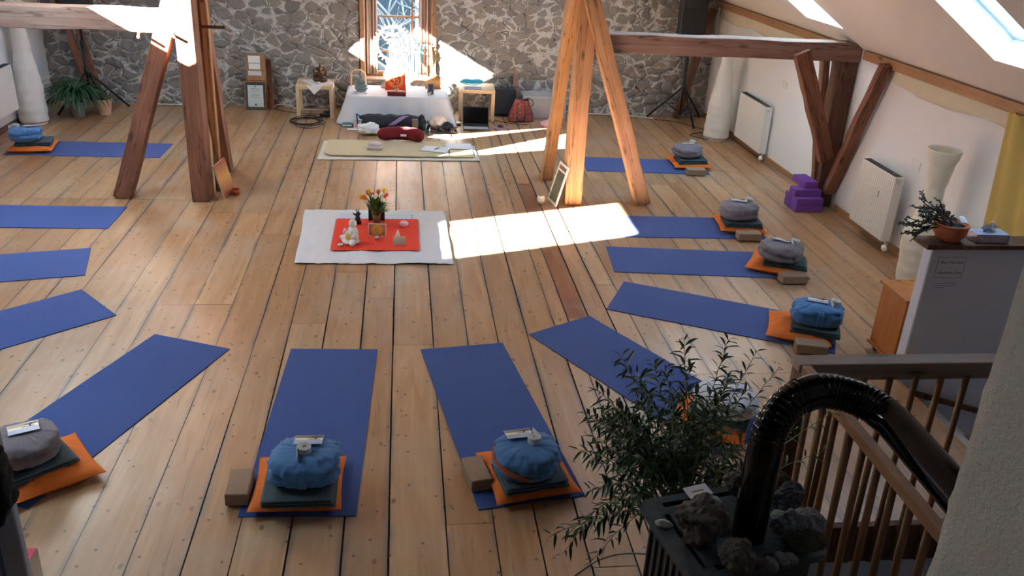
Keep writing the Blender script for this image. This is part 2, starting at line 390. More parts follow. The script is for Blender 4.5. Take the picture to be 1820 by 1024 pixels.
# ------------------------------------------------------------------ mesh helpers
class MB:
    def __init__(s): s.v = []; s.f = []; s.mi = []; s.m = 0
    def add(s, vs, fs):
        b = len(s.v); s.v += [Vector(x) for x in vs]; s.f += [tuple(i + b for i in f) for f in fs]; s.mi += [s.m] * len(fs)
        return s
    def box(s, c, d, rot=None):
        hx, hy, hz = d[0] / 2, d[1] / 2, d[2] / 2
        vs = [Vector((x, y, z)) for x in (-hx, hx) for y in (-hy, hy) for z in (-hz, hz)]
        if rot is not None: vs = [rot @ v for v in vs]
        return s.add([v + Vector(c) for v in vs], [(0, 1, 3, 2), (4, 6, 7, 5), (0, 4, 5, 1), (2, 3, 7, 6), (0, 2, 6, 4), (1, 5, 7, 3)])
    def bb(s, x0, x1, y0, y1, z0, z1): return s.box(((x0 + x1) / 2, (y0 + y1) / 2, (z0 + z1) / 2), (x1 - x0, y1 - y0, z1 - z0))
    def quad(s, a, b, c, d): return s.add([a, b, c, d], [(0, 1, 2, 3)])
    def slab(s, poly, n, t):     # polygon given as points, thickened along n
        n = Vector(n) * t; k = len(poly); vs = [Vector(p) for p in poly] + [Vector(p) + n for p in poly]
        fs = [tuple(range(k - 1, -1, -1)), tuple(range(k, 2 * k))] + [(i, (i + 1) % k, k + (i + 1) % k, k + i) for i in range(k)]
        return s.add(vs, fs)
    def tube(s, pts, r, n=8, caps=True):
        pts = [Vector(p) for p in pts]; k = len(pts)
        rs = r if hasattr(r, '__len__') else [r] * k
        vs = []; up = None
        for i, p in enumerate(pts):
            t = (pts[min(i + 1, k - 1)] - pts[max(i - 1, 0)]).normalized()
            if up is None:
                up = Vector((0, 0, 1)) if abs(t.z) < .9 else Vector((1, 0, 0))
            a = t.cross(up)
            if a.length < 1e-5: a = t.cross(Vector((1, 0, 0)))
            a.normalize(); bb = a.cross(t).normalized(); up = bb
            for j in range(n):
                an = 2 * PI * j / n; vs.append(p + (a * math.cos(an) + bb * math.sin(an)) * rs[i])
        fs = [(i * n + j, i * n + (j + 1) % n, (i + 1) * n + (j + 1) % n, (i + 1) * n + j) for i in range(k - 1) for j in range(n)]
        if caps: fs += [tuple(range(n - 1, -1, -1)), tuple((k - 1) * n + j for j in range(n))]
        return s.add(vs, fs)
    def lathe(s, prof, c=(0, 0, 0), n=24, fr=None, sx=1, sy=1):
        c = Vector(c); vs = []
        for (r, z) in prof:
            for j in range(n):
                a = 2 * PI * j / n; q = fr(a, z, r) if fr else r
                vs.append(c + Vector((q * math.cos(a) * sx, q * math.sin(a) * sy, z)))
        k = len(prof)
        fs = [(i * n + j, i * n + (j + 1) % n, (i + 1) * n + (j + 1) % n, (i + 1) * n + j) for i in range(k - 1) for j in range(n)]
        fs += [tuple(range(n - 1, -1, -1)), tuple((k - 1) * n + j for j in range(n))]
        return s.add(vs, fs)
    def ell(s, c, r, n=12, k=8, rot=None):
        c = Vector(c); vs = []
        for i in range(1, k):
            th = PI * i / k
            for j in range(n):
                a = 2 * PI * j / n; v = Vector((r[0] * math.sin(th) * math.cos(a), r[1] * math.sin(th) * math.sin(a), -r[2] * math.cos(th)))
                vs.append(c + (rot @ v if rot else v))
        bt = Vector((0, 0, -r[2])); tp = Vector((0, 0, r[2]))
        vs += [c + (rot @ bt if rot else bt), c + (rot @ tp if rot else tp)]
        q = (k - 1) * n
        fs = [(i * n + j, i * n + (j + 1) % n, (i + 1) * n + (j + 1) % n, (i + 1) * n + j) for i in range(k - 2) for j in range(n)]
        fs += [(q, (j + 1) % n, j) for j in range(n)] + [((k - 2) * n + j, (k - 2) * n + (j + 1) % n, q + 1) for j in range(n)]
        return s.add(vs, fs)
    def grid(s, fn, nu, nv, closed=False):
        vs = [fn(i / nu, j / nv) for i in range(nu + 1) for j in range(nv + 1)]
        w = nv + 1
        return s.add(vs, [(i * w + j, (i + 1) * w + j, (i + 1) * w + j + 1, i * w + j + 1) for i in range(nu) for j in range(nv)])
    def build(s, name, mats, parent=None, smooth=False, bevel=0, sub=0, solid=0, remesh=0, segs=2, disp=None):
        me = bpy.data.meshes.new(name); me.from_pydata([tuple(v) for v in s.v], [], s.f)
        mats = mats if isinstance(mats, (list, tuple)) else [mats]
        for x in mats: me.materials.append(MATS[x])
        for p, i in zip(me.polygons, s.mi): p.material_index = min(i, len(mats) - 1); p.use_smooth = smooth
        bm = bmesh.new(); bm.from_mesh(me)
        bmesh.ops.recalc_face_normals(bm, faces=bm.faces); bm.to_mesh(me); bm.free()
        me.update()
        o = bpy.data.objects.new(name, me); C.objects.link(o)
        if parent: o.parent = parent
        if remesh:
            md = o.modifiers.new('r', 'REMESH'); md.mode = 'VOXEL'; md.voxel_size = remesh; md.use_smooth_shade = True
            ms = o.modifiers.new('s', 'SMOOTH'); ms.iterations = 6; ms.factor = .5
        if solid:
            md = o.modifiers.new('t', 'SOLIDIFY'); md.thickness = solid
        if bevel:
            md = o.modifiers.new('b', 'BEVEL'); md.width = bevel; md.segments = segs; md.limit_method = 'ANGLE'; md.angle_limit = math.radians(40)
            md.harden_normals = False
        if sub:
            md = o.modifiers.new('ss', 'SUBSURF'); md.levels = sub; md.render_levels = sub
        return o
def tag(o, label=None, cat=None, group=None, kind=None):
    if label: o['label'] = label
    if cat: o['category'] = cat
    if group: o['group'] = group
    if kind: o['kind'] = kind
    return o
def empty(name, loc, label=None, cat=None, group=None, rz=0):
    o = bpy.data.objects.new(name, None); C.objects.link(o); o.location = loc; o.rotation_euler = (0, 0, rz); o.empty_display_size = .05
    return tag(o, label, cat, group)
def copy_tree(o, parent=None):
    c = o.copy(); C.objects.link(c); c.parent = parent
    for ch in list(o.children): copy_tree(ch, c)
    return c
def struct(name, mb, mat, **k):
    return tag(mb.build(name, mat, **k), kind='structure')
def timber(name, p0, p1, w, d, mat, parent=None, ref=(0, 1, 0), jit=.006, seg=10, chamfer=0, off=None, taper=1.0):
    """hewn timber from p0 to p1: w across, d along ref"""
    p0 = Vector(p0); p1 = Vector(p1); z = (p1 - p0); Ln = z.length; z.normalize()
    y = Vector(ref); y = (y - z * y.dot(z)).normalized(); x = y.cross(z)
    mb = MB(); vs = []
    prof = [(-.5, -.5), (.5, -.5), (.5, .5), (-.5, .5)]
    if chamfer: prof = [(-.5, -.5), (.5 - chamfer, -.5), (.5, -.5 + chamfer), (.5, .5), (-.5, .5)]
    k = len(prof); rs = random.Random(int(Ln * 1000) + k)
    for i in range(seg + 1):
        t = i / seg; jx = rs.uniform(-jit, jit); jy = rs.uniform(-jit, jit); sc = 1 + (taper - 1) * t
        for (a, b) in prof: vs.append(Vector((a * w * sc + jx + rs.uniform(-jit, jit) * .6, b * d * sc + jy + rs.uniform(-jit, jit) * .6, t * Ln)))
    fs = [(i * k + j, i * k + (j + 1) % k, (i + 1) * k + (j + 1) % k, (i + 1) * k + j) for i in range(seg) for j in range(k)]
    fs += [tuple(range(k - 1, -1, -1)), tuple(seg * k + j for j in range(k))]
    mb.add(vs, fs)
    o = mb.build(name, mat, parent, bevel=.008, segs=2)
    R = Matrix((x, y, z)).transposed().to_4x4(); R.translation = p0
    if parent: R = parent.matrix_basis.inverted() @ R
    o.matrix_local = R
    return o
def wavy(p, amp, s): return amp * noise.noise(Vector(p) * s)
def textmesh(name, s, size, mat, parent, loc, rot, shear=0, ax='CENTER', extr=.0004):
    cu = bpy.data.curves.new(name, 'FONT'); cu.body = s; cu.size = size; cu.shear = shear; cu.align_x = ax; cu.extrude = extr
    t = bpy.data.objects.new(name, cu); C.objects.link(t)
    me = bpy.data.meshes.new_from_object(t.evaluated_get(bpy.context.evaluated_depsgraph_get()))
    bpy.data.objects.remove(t)
    me.materials.clear(); me.materials.append(MATS[mat])
    o = bpy.data.objects.new(name, me); C.objects.link(o); o.parent = parent; o.location = loc; o.rotation_euler = rot
    return o

# ================================================================== ROOM
YB = 12.9
def xw(y): return 4.57 + (12.88 - y) * .027        # right wall, slightly out of square
XL = -4.84
SLOPE = math.radians(35); CS, SN = math.cos(SLOPE), math.sin(SLOPE); ZK = 1.70
CL, SL = math.cos(math.radians(26)), math.sin(math.radians(26))
RIDGE = 3.97 / CS; RIDGE_L = 5.72 / CL
# ---- floor of individual old boards
def floor():
    seams = [XL, -4.66, -4.42, -4.18, -3.92, -3.66, -3.4, -3.18, -2.93, -2.7, -2.48, -2.12, -1.87, -1.58, -1.3, -1.04, -.82, -.565, -.30, -.07, .22, .47, .69, .92, 1.15, 1.27, 1.44, 1.61, 1.78, 1.95, 2.14, 2.35, 2.59, 2.82, 3.06, 3.26, 3.45, 3.68, 3.9, 4.12, 4.35, 4.58, 4.82]
    rs = random.Random(3); mb = MB(); tones = []; edges = []
    for i in range(len(seams) - 1):
        x0, x1 = seams[i], seams[i + 1]; xm = (x0 + x1) / 2
        ylo = -1.2 if xm < 1.95 else (3.53 if xm < 3.45 else 5.02)
        js = [ylo]
        if -1.87 < xm < -1.2: js += [6.27]
        if x0 < -1.3: js += [8.72 if xm < -1.9 else 8.35]
        elif xm < -.8: js += [7.76 if xm < -1.1 else 7.74]
        if 1.7 < xm < 3.3: js += [5.12]
        y = js[-1]
        while True:
            y += rs.uniform(2.6, 5.2)
            if y > 12.2: break
            js.append(y)
        if 1.2 < xm < 1.45: js = [ylo, 6.0, 9.4]
        js.append(YB + .05)
        for a, b in zip(js[:-1], js[1:]):
            g = rs.choice([.0012, .0018, .0028]) if xm < -1.3 or xm > 1.7 else rs.choice([.0025, .0035, .005, .0065])
            zt = rs.uniform(-.0015, .0)
            n = max(1, int((b - a) / .8)); ph = rs.random() * 9
            for k in range(n):
                ya = a + (b - a) * k / n + (.002 if k == 0 else 0); yb2 = a + (b - a) * (k + 1) / n - (.002 if k == n - 1 else 0)
                wa, wb = .0012 * math.sin(ph + ya * 2.1), .0012 * math.sin(ph + yb2 * 2.1)
                e0 = min(.07, (x1 - x0) * .3)
                cols = [x0 + g, x0 + g + e0, x1 - g - e0, x1 - g]
                mb.add([(c + wa, ya, zt) for c in cols] + [(c + wb, yb2, zt) for c in cols], [(0, 1, 5, 4), (1, 2, 6, 5), (2, 3, 7, 6)])
                edges += [(1, 0, 0, 1), (0, 0, 0, 0), (0, 1, 1, 0)]
            redb = 1.0 if (abs(xm - 1.355) < .02 and a > 5.9 and a < 9) else (.35 * rs.random() ** 3)
            t = (rs.random() * .75, rs.random(), redb)
            tones += [t] * (n * 3)
    nb = len(mb.f); mb.m = 1
    mb.bb(XL, 1.95, -1.2, YB + .1, -.25, -.015); mb.bb(1.95, 3.45, 3.54, YB + .1, -.22, -.015); mb.bb(3.45, 4.95, 5.03, YB + .1, -.22, -.015)
    me = bpy.data.meshes.new('floor'); me.from_pydata([tuple(v) for v in mb.v], [], mb.f)
    me.materials.append(MATS['floor_boards']); me.materials.append(MATS['dark_timber'])
    for p, i in zip(me.polygons, mb.mi): p.material_index = i
    me.color_attributes.new('tone', 'FLOAT_COLOR', 'CORNER'); me.attributes.new('edge', 'FLOAT', 'CORNER')
    at = me.attributes['tone']; ae = me.attributes['edge']
    for p in me.polygons:
        if p.index < nb:
            for li, ev in zip(p.loop_indices, edges[p.index]): ae.data[li].value = ev
        c = tones[p.index] if p.index < nb else (.5, .5, 0)
        for li in p.loop_indices: at.data[li].color = (c[0], c[1], c[2], 1)
    o = bpy.data.objects.new('floor', me); C.objects.link(o); tag(o, kind='structure')
floor()

# ---- back wall of rubble stone with the window opening
WX0, WX1, WZ0, WZ1 = -.60, .48, .42, 2.35
def back_wall():
    mb = MB(); st = .045; nx = int((4.95 - XL) / st); zmax = 5.2; nz = int(zmax / st)
    def h(x, z):
        p = Vector((x * 3.9, 0, z * 5.6)); p += Vector((noise.noise(Vector((x * 2, 3, z * 2))), 0, noise.noise(Vector((x * 2, 9, z * 2))))) * .7
        d = noise.voronoi(p)[0]; e = min(1, (d[1] - d[0]) * 3.2)
        return -.035 * e - .03 * noise.noise(Vector((x * 1.1, 0, z * 1.1))) - .012 * noise.noise(Vector((x * 12, 0, z * 12)))
    idx = {}
    for i in range(nx + 1):
        for j in range(nz + 1):
            x = XL + i * st; z = -.02 + j * st
            idx[i, j] = len(mb.v); mb.v.append(Vector((x, YB + (h(x, z) if z < 3.2 else 0), z)))
    for i in range(nx):
        for j in range(nz):
            xc = XL + (i + .5) * st; zc = -.02 + (j + .5) * st
            if WX0 < xc < WX1 and WZ0 < zc < WZ1: continue
            mb.f.append((idx[i, j], idx[i + 1, j], idx[i + 1, j + 1], idx[i, j + 1])); mb.mi.append(0)
    # reveals of the opening and the outer skin
    y0, y1 = YB - .03, YB + .46
    mb.bb(XL, WX0, YB + .2, y1, 0, 5.2); mb.bb(WX1, 4.95, YB + .2, y1, 0, 5.2); mb.bb(WX0, WX1, YB + .2, y1, 0, WZ0); mb.bb(WX0, WX1, YB + .2, y1, WZ1, 5.2)
    mb.bb(WX0 - .1, WX0 - .01, YB + .03, y1, 0, WZ1 + .1); mb.bb(WX1 + .01, WX1 + .1, YB + .03, y1, 0, WZ1 + .1)
    struct('wall_back', mb, 'rubble_stone', smooth=True)
back_wall()

# ---- knee walls
mb = MB(); mb.slab([(xw(5), 5, -.05), (xw(13.1), 13.1, -.05), (xw(13.1), 13.1, 1.78), (xw(5), 5, 1.78)], (1, 0, 0), .12)
mb.slab([(xw(-1.2), -1.2, -2.6), (xw(5), 5, -2.6), (xw(5), 5, 1.78), (xw(-1.2), -1.2, 1.78)], (1, 0, 0), .12)
struct('wall_right', mb, 'white_wall')
mb = MB(); mb.bb(XL - .12, XL, -1.2, 13.1, -.05, 1.78); struct('wall_left', mb, 'white_wall')
mb = MB(); mb.bb(XL, 4.95, -1.3, -1.2, -2.6, 5.3); struct('wall_front', mb, 'dark_timber')  # unseen wall, dark material chosen to cut bounce light on the foreground
# ---- sloping ceilings with roof window shafts
def slope(side, wins, name, depth=.30):
    mb = MB(); ymin, ymax = -1.2, 13.1
    def P(s, y, up=0.0):
        if side > 0: return Vector((xw(y) - s * CS + up * SN * 1, y, ZK + s * SN + up * CS))
        return Vector((-4.90 + s * CL - up * SL, y, ZK + s * SL + up * CL))
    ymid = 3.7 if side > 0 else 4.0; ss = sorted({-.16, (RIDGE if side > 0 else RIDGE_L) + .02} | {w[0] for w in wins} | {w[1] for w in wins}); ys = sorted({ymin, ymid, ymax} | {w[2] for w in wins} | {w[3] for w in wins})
    for a, b in zip(ss[:-1], ss[1:]):
        for c, d in zip(ys[:-1], ys[1:]):
            if any(w[0] <= a + 1e-6 and b <= w[1] + 1e-6 and w[2] <= c + 1e-6 and d <= w[3] + 1e-6 for w in wins): continue
            mb.m = 2 if d < ymid + .01 else 0  # near ceiling darkened in colour to stand for shade and dim the foreground
            mb.quad(P(a, c), P(a, d), P(b, d), P(b, c))
            mb.quad(P(a, c, depth), P(a, d, depth), P(b, d, depth), P(b, c, depth))
    mb.m = 1
    for (a, b, c, d) in wins:
        mb.quad(P(a, c), P(b, c), P(b, c, depth), P(a, c, depth)); mb.quad(P(a, d), P(b, d), P(b, d, depth), P(a, d, depth))
        mb.quad(P(a, c), P(a, d), P(a, d, depth), P(a, c, depth)); mb.quad(P(b, c), P(b, d), P(b, d, depth), P(b, c, depth))
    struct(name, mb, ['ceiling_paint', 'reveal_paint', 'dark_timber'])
    return P
RW = [(.63, 1.5, 5.2, 6.0), (.36, 2.9, 8.64, 9.48), (1.9, 3.1, 11.0, 11.8)]
LW = [(1.31, 2.51, 4.16, 5.18), (1.28, 2.51, 7.33, 8.47), (1.47, 2.51, 9.93, 10.90)]
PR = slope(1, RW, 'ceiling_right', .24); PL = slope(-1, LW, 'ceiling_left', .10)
def roof_window(P, w, dep, n):
    a, b, c, d = w; fr = .045
    mb = MB()
    nrm = (P(a, c, 1) - P(a, c, 0)).normalized()
    for (s0, s1, y0, y1) in ((a, a + fr, c, d), (b - fr, b, c, d), (a + fr, b - fr, c, c + fr), (a + fr, b - fr, d - fr, d)):
        mb.slab([P(s0, y0, dep - .05), P(s0, y1, dep - .05), P(s1, y1, dep - .05), P(s1, y0, dep - .05)], nrm, .05)
    o = struct('window_%d' % n, mb, 'white_lacquer')
    g = MB(); g.quad(P(a + fr, c + fr, dep - .02), P(a + fr, d - fr, dep - .02), P(b - fr, d - fr, dep - .02), P(b - fr, c + fr, dep - .02))
    g.build('window_pane', 'window_glass', o)
for k, w in enumerate(RW): roof_window(PR, w, .24, k + 2)
# the left roof windows stand open to the sun: slim frames, glass flush with the tiles
for k, w in enumerate(LW):
    a, b, c, d = w
    roof_window(PL, (a - .045, b + .045, c - .045, d + .045), .14, k + 6)
# ---- trims
mb = MB()
mb.slab([(xw(5) - .055, 5.0, 1.62), (xw(8.6) - .055, 8.6, 1.62), (xw(8.6) - .055, 8.6, 1.71), (xw(5) - .055, 5.0, 1.71)], (1, 0, 0), .05)
struct('trim_1', mb, 'pine_trim', bevel=.004)
mb = MB()
mb.slab([(xw(8.95) - .055, 8.95, 1.62), (xw(12.85) - .055, 12.85, 1.62), (xw(12.85) - .055, 12.85, 1.71), (xw(8.95) - .055, 8.95, 1.71)], (1, 0, 0), .05)
struct('trim_2', mb, 'pine_trim', bevel=.004)
mb = MB(); mb.bb(XL + .005, XL + .055, 2, 12.85, 1.62, 1.71); struct('trim_3', mb, 'pine_trim', bevel=.004)
for nm, ya, yb in (('baseboard_right', 5.14, 8.6), ('baseboard_far_right', 8.95, 12.85)):
    mb = MB(); mb.slab([(xw(ya) - .02, ya, 0), (xw(yb) - .02, yb, 0), (xw(yb) - .02, yb, .07), (xw(ya) - .02, ya, .07)], (1, 0, 0), .018)
    struct(nm, mb, 'pine_trim', bevel=.003)
mb = MB(); mb.bb(XL + .001, XL + .02, 1, 12.85, 0, .07); struct('baseboard_left', mb, 'dark_timber', bevel=.003)

# ---- window in the stone wall
def back_window():
    y = YB + .30; x0, x1 = WX0 + .01, WX1 - .01
    mb = MB()
    # board lining
    mb.bb(x0 - .005, x0 + .055, YB - .055, YB + .30, WZ0, WZ1); mb.bb(x1 - .055, x1 + .005, YB - .055, YB + .30, WZ0, WZ1)
    mb.bb(x0, x1, YB - .02, YB + .34, WZ0 - .03, WZ0 + .005); mb.bb(x0, x1, YB - .03, YB + .3, WZ1 - .05, WZ1)
    lin = struct('window_1', mb, 'pine_trim', bevel=.004)
    f = MB(); a, b = x0 + .055, x1 - .055
    f.bb(a, a + .06, y - .03, y + .03, WZ0, WZ1 - .05); f.bb(b - .06, b, y - .03, y + .03, WZ0, WZ1 - .05)
    for z in (WZ0 + .04, 1.90): f.bb(a, b, y - .03, y + .03, z - .03, z + .03)
    for z in (.78, 1.27): f.bb(a, b, y - .015, y + .015, z - .014, z + .014)
    f.bb(.125, .155, y - .02, y + .02, WZ0, WZ1 - .05)
    f.build('window_frame', 'pine_trimx', lin, bevel=.004)
    g = MB(); g.quad((a, y, WZ0), (b, y, WZ0), (b, y, WZ1), (a, y, WZ1)); g.build('window_pane', 'window_glass', lin)
back_window()
def curtain(name, x0, x1, y, z0, z1, mat, label, folds=7, amp=.03, parent=None):
    def fn(u, v):
        x = x0 + (x1 - x0) * u; z = z0 + (z1 - z0) * v
        return Vector((x, y + amp * math.sin(u * folds * 2 * PI) + .01 * math.sin(u * 31 + v * 3), z))
    mb = MB(); mb.grid(fn, folds * 8, 10); o = mb.build(name, mat, smooth=True, solid=.003); return tag(o, label, 'curtain')
c = curtain('window_curtain', -.525, -.355, YB + .02, .50, 2.25, 'curtain_stripes', 'striped pinkish brown curtain gathered at the left side of the stone wall window', 4, .025)
c = curtain('window_curtain', .225, .405, YB + .02, .50, 2.25, 'curtain_stripes', 'striped pinkish brown curtain gathered at the right side of the stone wall window', 4, .025)
mb = MB()
for i in range(26):
    x = -.35 + i * .0205
    mb.tube([(x, YB + .1, .5), (x + .003, YB + .11, 1.3), (x, YB + .1, 2.25)], .0016, 4)
tag(mb.build('string_curtain', 'string_net'), 'fine string curtain hanging across the left half of the window', 'curtain')
mb = MB(); mb.tube([(.272, YB - .015, .95), (.27, YB - .02, .8), (.276, YB - .015, .67)], [.006, .014, .004], 6)
tag(mb.build('curtain_tassel', 'teal_satin'), 'small teal tassel on the right window curtain', 'tassel')
# ---- outdoors behind the window
mb = MB(); mb.bb(-40, 40, 14, 80, -4.2, -4.0); struct('ground_outside', mb, 'snow')
mb = MB(); mb.bb(-14, XL - .02, 13.12, 13.36, -4.2, 6.5); mb.bb(4.97, 9, 13.12, 13.36, -4.2, 6.5); mb.bb(-14, 9, 13.12, 13.36, -4.2, -.06); struct('wall_sun_blocker', mb, 'rubble_stone')  # unseen wall extension added to keep the sun off the houses
r_ = empty('neighbour_house', (-1.9, 18.6, -4), 'blue-grey wooden house seen through the left half of the window', 'house')
mb = MB(); mb.bb(-3.6, 2.16, 0, 5, 0, 9); mb.build('wall', 'house_dark', r_)
mb = MB(); mb.slab([(-4, -.4, 9), (2.7, -.4, 9), (2.7, 2.5, 11), (-4, 2.5, 11)], (0, 0, 1), .15); mb.build('roof', 'dark_grey', r_)
for k in range(3): mb = MB(); mb.bb(-2.8 + k * 1.7, -2.0 + k * 1.7, -.05, 0, 2.5, 4.0); mb.build('window', 'black_plastic', r_)
r_ = empty('neighbour_house', (4.6, 18.4, -4), 'white rendered house seen through the right half of the window', 'house')
mb = MB(); mb.bb(-3.85, 3, 0, 5, 0, 9); mb.build('wall', 'house_white', r_)
mb = MB(); mb.slab([(-3.4, -.4, 9), (3.4, -.4, 9), (3.4, 2.5, 11), (-3.4, 2.5, 11)], (0, 0, 1), .15); mb.build('roof', 'dark_grey', r_)
mb = MB(); mb.bb(-2.6, -1.8, -.05, 0, 2.5, 3.9); mb.build('window', 'dark_grey', r_)
def bare_tree(base, label):
    mb = MB(); rs = random.Random(5)
    def br(p, d, l, r, k):
        pts = [p]; q = Vector(p); dd = Vector(d)
        for i in range(4):
            dd = (dd + Vector((rs.uniform(-.25, .25), rs.uniform(-.2, .2), rs.uniform(-.1, .2)))).normalized(); q = q + dd * l / 4; pts.append(q.copy())
        mb.tube(pts, [r * (1 - .13 * i) for i in range(5)], 5)
        if k > 0:
            for j in range(4 if k > 1 else 3):
                a = rs.uniform(0, 2 * PI); nd = (dd * .6 + Vector((math.cos(a), math.sin(a) * .6, rs.uniform(-.2, .8)))).normalized()
                br(pts[rs.choice([2, 3, 4])], nd, l * .62, r * .5, k - 1)
    br(Vector(base), Vector((0, 0, 1)), 3.9, .14, 4)
    tag(mb.build('bare_tree', 'bark_pale', smooth=True), label, 'tree')
bare_tree((-.3, 15.1, -4), 'pale leafless tree with thin branches outside the window')

# ================================================================== TIMBER FRAMES
T = 'old_timber'
LF = empty('timber_frame', (-2.15, 8.8, 0), 'dark brown hewn timber frame on the left: post, two struts and tie beam', 'timber frame')
LF.matrix_basis = Matrix.Translation((-2.15, 8.8, 0))
timber('post', (-2.005, 8.765, 0), (-2.005, 8.765, 3.1), .170, .25, T, LF, jit=.003)
timber('strut', (-2.79, 8.80, 0), (-2.04, 8.80, 2.12), .165, .16, T, LF)
timber('strut', (-1.965, 9.74, 0), (-1.94, 8.92, 2.35), .15, .17, T, LF)
timber('batten', (-1.895, 9.03, 0), (-1.885, 9.05, 2.4), .06, .10, 'pale_timber', LF, jit=.002)
timber('tie_beam', (XL, 8.83, 1.725), (-2.08, 8.83, 1.735), .20, .22, 'worn_timber', LF, ref=(0, 1, 0))
mb = MB(); mb.tube([(-2.42, 8.70, 1.63), (-2.40, 8.58, 1.61)], .014, 8); 
o = mb.build('peg', 'dark_timber', LF); o.location = (2.15, -8.8, 0)
mb = MB(); mb.tube([(-2.13, 8.70, 1.64), (-2.08, 8.57, 1.62)], .014, 8); o = mb.build('peg', 'dark_timber', LF); o.location = (2.15, -8.8, 0)
mb = MB(); mb.tube([(-1.93, 9.0, 1.66), (-1.70, 9.0, 1.66)], .016, 8); o = mb.build('peg', 'dark_timber', LF); o.location = (2.15, -8.8, 0)
RF = empty('timber_frame', (1.8, 8.77, 0), 'light brown hewn timber frame on the right: post, struts, tie beam and braced wall post', 'timber frame')
RF.matrix_basis = Matrix.Translation((1.8, 8.77, 0))
timber('post', (1.79, 8.78, 0), (1.79, 8.80, 3.6), .18, .20, 'pale_timber', RF, jit=.004)
timber('strut', (2.565, 8.78, 0), (1.69, 8.68, 2.42), .155, .16, 'pale_timber', RF)
timber('strut', (1.645, 9.62, 0), (1.665, 8.93, 1.95), .12, .17, 'pale_timber', RF)
timber('strut', (1.655, 8.95, 1.72), (1.69, 8.60, 2.7), .13, .20, 'pale_timber', RF)
timber('tie_beam', (1.85, 8.82, 1.675), (4.68, 8.82, 1.665), .185, .21, 'worn_timber', RF, ref=(0, 1, 0))
timber('wall_post', (4.60, 8.83, 0), (4.57, 8.83, 1.57), .19, .20, 'dark_timber', RF)
timber('brace', (4.50, 8.67, .55), (4.02, 8.70, 1.66), .16, .10, T, RF)
timber('brace', (4.60, 8.68, .18), (4.60, 8.06, 1.66), .09, .12, T, RF, ref=(1, 0, 0))
timber('brace', (4.52, 8.80, .05), (4.45, 9.05, 1.60), .08, .09, T, RF)
for (px, py) in ((1058, 68), (1083, 113), (1135, 160)):
    q = AY(px, py, 8.655); mb = MB(); mb.tube([q, q + Vector((0, .12, 0))], .016, 8); o = mb.build('peg', 'dark_timber', RF); o.location = (-1.8, -8.77, 0)
# timbers at the far corners
tag(timber('corner_brace', (4.10, 12.74, .0), (4.46, 12.74, 1.60), .10, .12, 'dark_timber'), 'dark timber brace in the far right corner behind the loudspeaker', 'timber brace')
a = timber('corner_brace', (-4.25, 12.66, .05), (-4.55, 12.70, 1.62), .07, .09, T); tag(a, 'reddish timber brace rising behind the potted plants, the left one', 'timber brace')
a = timber('corner_brace', (-4.12, 12.70, .05), (-4.44, 12.74, 1.62), .07, .07, T); tag(a, 'reddish timber brace rising behind the potted plants, the right one', 'timber brace')

# gauze strips under the wall plate
def valance(y0, y1, label, n):
    def fn(u, v):
        y = y0 + (y1 - y0) * u; sag = .05 * abs(math.sin(u * PI * n))
        z = 1.63 - v * (.12 + sag) ; return Vector((xw(y) - .03 - .012 * math.sin(u * 40) * v, y, z))
    mb = MB(); mb.grid(fn, 60, 6); tag(mb.build('gauze_valance', 'gauze', smooth=True, solid=.002), label, 'fabric strip')
valance(5.1, 8.0, 'cream gauze strip hanging under the plank above the near radiator', 2)
valance(9.1, 12.7, 'cream gauze strip hanging under the plank above the far right radiator', 3)
mb = MB()
def fn(u, v):
    y = 6.30 - 1.22 * u - .10 * (1 - v) * 1.3; z = .30 + 1.34 * v
    return Vector((xw(y) - .075 + .028 * math.sin(u * 30 + .8 * v), y, z))
mb.grid(fn, 90, 10); tag(mb.build('wall_curtain', 'yellow_curtain', smooth=True, solid=.004), 'mustard yellow curtain hanging on the right wall above the half wall', 'curtain')

# ================================================================== STAIRWELL, HALF WALL, RAILING
mb = MB(); mb.bb(3.46, xw(5) + .02, 5.0, 5.10, -2.6, 1.0); struct('wall_half', mb, 'white_in_blue_shade', bevel=.012)
mb = MB(); mb.bb(3.40, xw(5), 4.965, 5.15, 1.0, 1.035); tag(mb.build('shelf_board', 'dark_timber', bevel=.006), 'brown wooden board capping the white half wall', 'shelf board')
mb = MB(); mb.bb(1.95, 3.45, 3.49, 3.53, -.24, -.001); struct('trim_4', mb, 'dark_timber', bevel=.004)
mb = MB(); mb.bb(3.45, 3.475, 3.53, 4.995, -.24, -.001); struct('trim_5', mb, 'pine_trim', bevel=.003)
mb = MB(); mb.bb(1.95, 3.45, 3.50, 3.6, -2.6, -.24); mb.bb(3.40, 3.44, 3.6, 5.0, -2.6, -.24); mb.bb(1.85, 1.949, -1.2, 3.5, -2.6, -.25); struct('wall_stairwell', mb, 'lower_wall')
mb = MB(); mb.bb(1.8, 4.9, -1.2, 5.1, -2.7, -2.6); struct('floor_lower', mb, 'lower_wall')
st = empty('staircase', (3.48, 4.5, 0), 'pale painted stairs going down behind the railing beside the half wall', 'staircase')
for k in range(5):
    mb = MB(); mb.bb(.0 + k * .24, .26 + k * .24, -.95, .49, -.36 - k * .19, -.17 - k * .19) if k else mb.bb(0, .25, -.95, .49, -.30, -.17)
    mb.build('step', 'steps_paint', st, bevel=.006)
mb = MB(); mb.slab([(0, .47, -.035), (1.18, .47, -.385), (1.18, .47, -.425), (0, .47, -.075)], (0, -1, 0), .025)
mb.build('stringer', 'dark_timber', st, bevel=.002)
mb = MB(); mb.bb(.25, .62, -.6, .1, -.345, -.20); mb.build('tread_mat', 'shade_grey', st)
